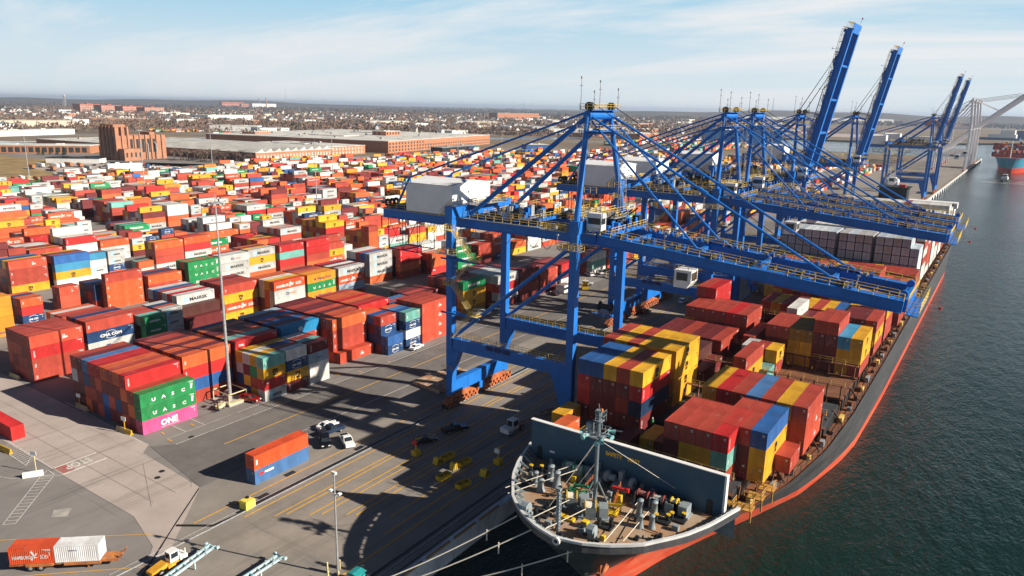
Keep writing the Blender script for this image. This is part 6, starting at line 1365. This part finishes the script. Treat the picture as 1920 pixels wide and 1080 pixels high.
# low industrial halls and lots right of the town
for k in range(46):
    u = rf.uniform(.0, .42); d = rf.uniform(1500, 5200); x, y = bearing(u, d)
    if x > -330 or (d < 2100 and x > -520): continue
    L9 = rf.uniform(50,170); a = rf.uniform(-.5,.4); wc = rf.choice((WALLW,WALLW,WALLC,ROOFG,BRICKO))
    n9 = {WALLW:'white',WALLC:'cream',ROOFG:'grey',BRICKO:'brick red'}[wc]
    bldg('industrial_hall', n9+' industrial hall in the flat land behind the far cranes', (x,y), (x+L9*math.sin(a)*.3, y+L9), rf.uniform(25,60), rf.uniform(7,14), wc, rf.choice((ROOFW,ROOFW,ROOFG)), group=n9+' industrial halls behind the far cranes')
nb9 = 0
while nb9 < 70:      # pale low buildings scattered through the town
    u = rf.uniform(-.72, .06); d = rf.uniform(1700, 4200); x, y = bearing(u, d)
    if (u < -.2 and d < 2300) or (-3960 < x < -3350 and 1780 < y < 2250): continue
    nb9 += 1; L9 = rf.uniform(22,80); wc = rf.choice((WALLW,WALLW,WALLC,BRICKO)); n9 = {WALLW:'white',WALLC:'cream',BRICKO:'orange brick'}[wc]
    bldg('town_building', n9+' flat roofed building standing among the far houses', (x,y), (x-rf.uniform(0,8),y+L9), rf.uniform(14,36), rf.uniform(7,14), wc, rf.choice((ROOFW,ROOFW,ROOFG)), group=n9+' flat roofed town buildings')
for k in range(16):
    u = rf.uniform(-.05, .42); d = rf.uniform(1500, 4200); x, y = bearing(u, d)
    if x < -330: sheet('paved_lot', [(x,y),(x+rf.uniform(60,160),y+10),(x+rf.uniform(60,160),y+rf.uniform(150,400)),(x-20,y+rf.uniform(150,400))], .06+.004*k, rf.choice((ROADC,ROOFW,ASPH)))
# bare winter trees
BARK = mat('bare_bark', (.115,.085,.065), .95, noise=.3, scale=.5); TWIG = mat('bare_twigs', (.21,.14,.105), .95, noise=.35, scale=.02, coord='World', col2=(.12,.08,.06)); EVERG = mat('evergreen_needles', (.03,.055,.025), .9, noise=.4, scale=.3)
def bare_tree(seed):
    r = random.Random(seed); tk = MB(); cw = MB()
    def grow(p, d, L, rad0, lv):
        q = p+d*L; tk.tube(p, q, rad0, rad0*.62, n=5 if lv < 2 else 3)
        if lv == 3:
            for _ in range(5):
                e = (d+Vector((r.uniform(-1,1),r.uniform(-1,1),r.uniform(-.2,.9)))).normalized(); s = e.cross(Vector((r.uniform(-1,1),r.uniform(-1,1),.3))).normalized()*.09
                b0 = p.lerp(q, r.random()); cw.add([b0-s, b0+s, b0+e*r.uniform(.9,1.9)], [(0,1,2)])
            return
        for k in range(r.choice((3,4)) if lv else 5):
            e = (d*1.0+Vector((r.uniform(-1,1),r.uniform(-1,1),r.uniform(-.1,.7)))*.85).normalized(); grow(p.lerp(q, r.uniform(.55,1)), e, L*r.uniform(.55,.8), rad0*.5, lv+1)
    grow(Vector((0,0,-.3)), Vector((r.uniform(-.1,.1),r.uniform(-.1,.1),1)).normalized(), 3.6, .38, 0)
    return tk.mesh('trunk', BARK), cw.mesh('crown', TWIG)
TR = [bare_tree(s) for s in (1, 2, 3)]
tp = []
for k in range(34):
    for _ in range(30):
        u9 = rf.random(); x = -806+95*u9+rf.uniform(-16,16); y = 500+18*u9+rf.uniform(-22,24)
        if not (-862 < x < -812 and 430 < y < 500) and all(abs(x-a)+abs(y-b2) > 5 for a, b2 in tp) and not (x < -706 and y > 532-(x+713)*.0): break
    tp.append((x, y)); a, c = TR[k % 3]; r = thing('bare_tree', 'leafless brown tree on the dry grass between power house and factory', 'tree', (x,y,0), rf.uniform(0,6), 'leafless trees by the power house'); s9 = rf.uniform(1.0,1.7); r.scale = (s9,)*3; obj('trunk', a, r); obj('crown', c, r)
em = MB(); re9 = random.Random(8)
for k in range(900):
    z = re9.uniform(.8, 8.6); rr9 = (1-z/9.2)*3.0*re9.uniform(.3,1); a = re9.uniform(0,6.28); p = Vector((rr9*math.cos(a), rr9*math.sin(a), z)); d = Vector((re9.uniform(-1,1),re9.uniform(-1,1),re9.uniform(-.6,.4)))*.5; s = Vector((re9.uniform(-1,1),re9.uniform(-1,1),re9.uniform(-1,1)))*.22
    em.add([p-s, p+s, p+d], [(0,1,2)])
eme = em.mesh('crown', EVERG); etr = MB().tube((0,0,-.3),(0,0,6), .3, .1, n=6).mesh('trunk', BARK)
for k in range(16):
    x, y, s9 = ((-950+rf.uniform(-14,14), 425+rf.uniform(-12,14), rf.uniform(.7,1.2)) if k < 8 else (*bearing(rf.uniform(-.66,.1), rf.uniform(1500,3000)), rf.uniform(1.2,2.0)))
    r = thing('evergreen_tree', 'dark evergreen tree at the end of the long low workshop' if k < 8 else 'dark evergreen tree standing out among the bare woods', 'tree', (x,y,0), 0, 'evergreens by the workshop' if k < 8 else 'evergreens in the woods'); r.scale = (s9,)*3; obj('crown', eme, r); obj('trunk', etr, r)
def woods(name, label, n, fu, size, m9, tri, flat=False):
    vs, fs = [], []
    for k in range(n):
        u, d = fu(); x, y = bearing(u, d)
        if x > -60 and y < 2700: continue
        s = size*rf.uniform(.7,1.35)*(1+max(0,d-3500)/2600); hz = 1 if not flat else min(1, 13*rf.uniform(.7,1.2)/s)
        for q in range(tri):
            a = rf.uniform(0,6.28); rr9 = s*.55*math.sqrt(rf.random()); z = hz*s*rf.uniform(.05,1.0)*(1-.35*(rr9/s)); cx, cy = x+rr9*math.cos(a), y+rr9*math.sin(a); w = s*rf.uniform(.10,.24)
            b0 = len(vs); t1 = rf.uniform(0,3.14)
            vs += [(cx-w*math.cos(t1),cy-w*math.sin(t1),max(0,z-w*.8*hz)),(cx+w*math.cos(t1),cy+w*math.sin(t1),max(0,z-w*.5*hz)),(cx+w*.3*rf.uniform(-1,1),cy+w*.3*rf.uniform(-1,1),z+w)]; fs.append((b0,b0+1,b0+2))
    me = bpy.data.meshes.new(name); me.from_pydata(vs, [], fs); me.materials.append(m9); obj(name, me, label=label, cat='woods', kind='stuff')
woods('town_woodland', 'brown bare trees filling the town between the houses', 4300, lambda: (rf.uniform(-.74,.34), rf.choice((rf.uniform(1750,3300), rf.uniform(2300,5200)))), 13, TWIG, 15)
woods('bank_thicket', 'thicket of bare trees along the slope behind the warehouses', 1500, lambda: (lambda u: (u, 2480-900*(u+.7)*.9+rf.uniform(-120,260)))(rf.uniform(-.74,.05)), 11, TWIG, 15)
FARW = mat('far_wood', (.10,.08,.068), .95, noise=.3, scale=.004, coord='World', col2=(.05,.048,.05))
woods('far_woodland', 'blue brown wooded plain up to the skyline', 6500, lambda: (rf.uniform(-.78,.80), 5000+11000*rf.random()**1.4), 16, FARW, 12, True)
woods('dark_evergreen_clumps', 'dark green clumps among the bare trees of the town', 230, lambda: (rf.uniform(-.72,.2), rf.uniform(1900,4600)), 13, EVERG, 16)
def ridge(name, d0, d1, u0, u1, h, m9, seed):
    r = random.Random(seed); vs, fs = [], []; n = 60; ph9 = [r.uniform(0,6) for _ in range(4)]
    for i in range(n+1):
        u = u0+(u1-u0)*i/n; env = math.sin(math.pi*i/n)**.5; hh = h*env*(.8+.12*math.sin(u*17+ph9[0])+.08*math.sin(u*41+ph9[1]))
        for d, z in ((d0,-2),((d0+d1)/2,hh),(d1,hh*.8),(d1+2500,-2)): x, y = bearing(u, d); vs.append((x,y,z))
    for i in range(n):
        for k in range(3): a = i*4+k; fs.append((a,a+4,a+5,a+1))
    me = bpy.data.meshes.new(name); me.from_pydata(vs, [], fs); me.materials.append(m9); obj(name, me, kind='structure')
ridge('hills', 9000, 12500, -.80, -.10, 84, FARW, 3); ridge('hills', 7000, 9500, .02, .95, 92, FARW, 4)
sheet('dry_grass', [(-640,250),(-632,440),(-680,560),(-705,528),(-800,478),(-830,400),(-780,330)], .03, mat('dry_grass_blades', (.36,.25,.10), .95, noise=.35, scale=.05, coord='World', col2=(.17,.12,.06), detail=9))
sheet('grass_verge', [(-1000,300),(-640,180),(-636,270),(-700,340),(-830,380),(-960,470),(-1000,430)], .025, bpy.data.materials['dry_grass_blades'])
# trucks and vans in the lot beyond the yard
def truck(x, y, h, lab, cabc, boxc):
    r = thing('lorry', lab, 'lorry', (x,y,.06), rad(h)); m = MB(); m.prism([(3.2,.6),(6.0,.6),(6.0,2.0),(5.6,3.4),(3.2,3.6)], -1.2, 1.2, axis=0); m.build('cab', cabc, r); m = MB(); m.box((-1.25,-7,1.2),(1.25,3,4.0)); m.build('box_body', boxc, r)
    m = MB(); m.box((-1.0,5.7,2.2),(1.0,5.86,3.1)); m.build('windscreen', GLASS, r)
    for yy in (4.6,-4.2,-5.6):
        for s in (-1, 1): wheel(r, s*1.05, yy, .55, .4)
for i in range(34):
    x, y = (-652-rf.uniform(0,26), 238+i*7.5+rf.uniform(-2,2)) if i < 24 else (-735-rf.uniform(0,60), 330+(i-24)*4.5)
    wc = rf.choice((0,0,0,1,1,2)); r = thing('box_trailer', ['white','orange','grey'][wc]+' box trailer parked along the far yard edge', 'trailer', (x,y,.05), rad(80+rf.uniform(-8,8)), ['white','orange','grey'][wc]+' box trailers parked along the far yard edge')
    m = MB(); m.box((-1.25,-7,1.1),(1.25,7,4.0)); m.build('box_body', [WALLW, OT, ROOFG][wc], r); m = MB(); m.box((-1,-6,.3),(1,-3,1.1)); m.box((-.8,3,.2),(.8,3.4,1.1)); m.build('running_gear', DARK, r)
LP = [(-700,352,WHITEP,WALLW),(-694,362,WHITEP,REDP),(-706,336,REDP,REDP),(-712,345,WHITEP,WALLW),(-735,400,WHITEP,ROOFG),(-722,412,WHITEP,BLUEW),(-690,415,WHITEP,DOORM),(-676,430,REDP,DOORM),(-686,398,WHITEP,BLUEW),(-742,420,WHITEP,DOORM)]
LPL = ['white lorry parked second from left on the lorry park','white lorry with red box at the left of the lorry park','red lorry leftmost on the lorry park','white lorry below the dry bushes','grey box lorry by the white office','blue box lorry right of the white office','dark red box lorry before the long trailer shed','red lorry nearest the yard fence','blue box lorry stacked row in the lorry park','dark red box lorry farthest back in the lorry park']
for i, (x, y, a, b2) in enumerate(LP): truck(x, y, 70+rf.uniform(-20,20), LPL[i], a, b2)
for k in range(22):
    x, y = -715-rf.uniform(0,80)+rf.uniform(-6,6), 372+rf.uniform(0,56); car(rf.choice(('sedan','suv','pickup')), rf.choice(('#20242a','#d9dbde','#3a4048','#8e9499','#151719','#24486e')), (x,y), rf.choice((60,70,150)), 'small parked car on the lorry park by the power house', name='parked_car', group='cars parked by the power house')
# small container yards beyond
vs, fs, cs = [], [], []
for (cx, cy, nx, ny, ht) in ((-1105,560,7,4,3),(-1130,610,5,3,2),(-1560,900,16,7,2),(-1340,905,5,3,2),(-640,1250,6,40,3),(-560,1330,10,20,2),(-480,1150,12,24,3)):
    for i in range(nx):
        for j in range(ny):
            for k in range(rf.randint(0,ht)):
                x, y, z = cx+i*4, cy+j*13.5, k*2.7; b0 = len(vs); vs += [(x-1.2,y,z),(x+1.2,y,z),(x+1.2,y+12.2,z),(x-1.2,y+12.2,z),(x-1.2,y,z+2.65),(x+1.2,y,z+2.65),(x+1.2,y+12.2,z+2.65),(x-1.2,y+12.2,z+2.65)]
                fs += [(b0+4,b0+5,b0+6,b0+7),(b0,b0+1,b0+5,b0+4),(b0+1,b0+2,b0+6,b0+5),(b0+2,b0+3,b0+7,b0+6),(b0+3,b0,b0+4,b0+7)]; cs += [C[rf.choice('rrooymgwnGt')]+(1,)]*5
me = bpy.data.meshes.new('far_boxes'); me.from_pydata(vs, [], fs); me.materials.append(PAINTS); ca = me.color_attributes.new('Col', 'FLOAT_COLOR', 'CORNER'); ca.data.foreach_set('color', np.repeat(np.array(cs, np.float32), 4, axis=0).ravel()); obj('outlying_container_yards', me, kind='stuff', label='small container yards beyond the factory and by the river', cat='containers')
# ------------------------------------------------------------ the blue ship coming in, and its tug
HB2 = mat('pale_blue_hull', (.09,.40,.60), .45, noise=.15, scale=.05); RB2 = mat('red_boot_top', (.62,.06,.025), .5, noise=.2, scale=.05)
fs2 = thing('blue_container_ship', 'pale blue container ship with red waterline entering from the right', 'ship', (-9,1118,-3), rad(-6))
def hullpart(name, z0, z1, b0f, b1f, mt):
    m = MB(); n = 26
    for s in (-1, 1):
        for i in range(n):
            for k in (0, 1): pass
        P = lambda i, f: ((b0f if f == 0 else b1f)(i/n))
        base = len(m.v)
        for i in range(n+1):
            for f in (0, 1): bx, by = P(i, f); m.v.append((s*bx, by, z0 if f == 0 else z1))
        for i in range(n):
            a = base+2*i; q = (a,a+2,a+3,a+1); m.f.append(q if s > 0 else q[::-1]); m.m.append(0)
    return m.build(name, mt, fs2)
W_ = lambda yb, full, e: (lambda t: (full*min(1,(t*2.2))**e, yb+t**1.4*300))
hullpart('lower_hull', -1, 6.5, W_(16,24,.8), W_(10,24,.72), RB2); hullpart('upper_hull', 6.5, 20, W_(10,24,.72), W_(-4,25,.42), HB2)
m = MB(); pts = [W_(-4,25,.42)(i/26) for i in range(27)]; m.add([(x,y,19.6) for x, y in pts]+[(-x,y,19.6) for x, y in reversed(pts)], [tuple(range(54))]); m.build('deck', DOORM, fs2)
m = MB(); m.box((-21,24,19.6),(21,25,23.4)); m.build('breakwater', DOORM, fs2); m = MB(); m.tube((0,14,19.5),(0,14,40), .6, .4, n=6); m.box((-3,13.6,33),(3,14.4,33.6)); m.build('foremast', WHITEP, fs2)
me5 = {c9: MB().box((-1.2,0,0),(1.2,12.2,2.6)).mesh('ship_container', mat('ship_container_'+CN[c9].replace(' ','_'), C[c9], .6, noise=.2, scale=.3)) for c9 in 'rmogny'}
for bi in range(3):
    for ci in range(15):
        hh = (3,5,6)[bi]+rf.choice((-1,0,0,1))
        for ti in range(hh):
            if bi == 0 or ti >= hh-2:
                obj('ship_container', me5[rf.choice('mmmrromgny')], None, (-9-18+2.55*ci, 1118+26+14*bi, 17.2+2.62*ti), rad(-6)*0, label='small dark container stacked on the pale blue ship', cat='container', group='containers on the pale blue ship')
tg = thing('tug_boat', 'dark tug boat leading the pale blue ship', 'tug', (-8,985,-3), rad(175)); m = MB()
m.prism([(0,13),(3.6,9),(4.6,3),(4.6,-11),(3.2,-13),(-3.2,-13),(-4.6,-11),(-4.6,3),(-3.6,9)], -.5, 2.6, axis=2); m.build('hull', DARK, tg)
m = MB(); m.box((-3,-4,2.6),(3,5,5.4)); m.box((-2.2,-1,5.4),(2.2,4,8.2)); m.build('wheelhouse', WHITEP, tg); m = MB(); m.box((-2.25,-1.05,6.2),(2.25,4.05,7.6)); m.build('window', GLASS, tg); m = MB(); m.tube((0,1,8.2),(0,1,13), .2, n=5)
for s in (-1,1): m.tube((s*1.8,-3,5.4),(s*1.8,-3,8), .5, n=8)
m.build('mast_and_funnels', DARK, tg)
wk = MB(); rw = random.Random(4)
for k in range(34):
    x, y = -8+rw.uniform(-16,22), 975+rw.uniform(-24,24); L9 = rw.uniform(2,8); w9 = rw.uniform(.3,.8); wk.add([(x-L9,y-w9,-2.96),(x+L9,y-w9*.3,-2.96),(x+L9,y+w9,-2.96),(x-L9*.6,y+w9,-2.96)], [(0,1,2,3)])
wk.build('tug_wake_foam', mat('foam', (.7,.74,.74), .7, noise=.1, scale=1), kind='stuff', label='white streaks of foam around the tug', cat='foam')
fsb = thing('white_ship', 'white ship at the far right shore', 'ship', (-60,2620,-3), rad(80)); m = MB(); m.prism([(0,60),(11,40),(11,-60),(-11,-60),(-11,40)], 0, 10, axis=2); m.build('hull', BLUEW, fsb); m = MB(); m.box((-9,-50,10),(9,20,20)); m.box((-8,-46,20),(8,-10,32)); m.build('superstructure', WHITEP, fsb)
mt = thing('lift_truck_mast', 'orange lift truck mast with cables cut by the left edge', 'lift truck', (-262.5,93,.05), rad(10)); OM = mat('lift_orange_paint', (.62,.13,.03), .5, noise=.3, scale=.6)
m = MB()
for s in (-1, 1): m.beam((s*.9,0,.3),(s*.9-1.2,0,20), .55, .7)
for k in range(7): m.box((-1.1-k*.17,-.2,2+2.6*k),(1.0-k*.17,.2,2.4+2.6*k))
m.build('mast', OM, mt); m = MB(); m.box((-2,-5,.6),(2,-.4,2.2)); m.prism([(-4.6,2.2),(-1.6,2.2),(-1.9,4.2),(-4.2,4.2)], -1.2, 1.2, axis=0); m.build('body', OM, mt); m = MB()
for k in range(5): m.path([(1.4,.5,3+.5*k),(2.2,.6,4.2+.3*k),(1.2,.5,6+.4*k)], .09, n=4)
m.build('cables', RUBBER, mt)
for s in (-1, 1): wheel(mt, s*1.7, .4, .8, .6); wheel(mt, s*1.6, -4, .7, .5)
# ------------------------------------------------------------ air
hz9 = bpy.data.materials.new('haze_air'); hz9.use_nodes = True; t = hz9.node_tree; t.nodes.remove(t.nodes['Principled BSDF'])
pv9 = N(t, 'ShaderNodeVolumePrincipled'); pv9.inputs['Color'].default_value = (.64,.78,1,1); pv9.inputs['Density'].default_value = 5.5e-5; pv9.inputs['Anisotropy'].default_value = .2; t.links.new(pv9.outputs[0], t.nodes['Material Output'].inputs['Volume'])
m = MB(); m.box((-41500,-700,-5),(41500,41000,135)); m.build('haze', hz9, kind='stuff')
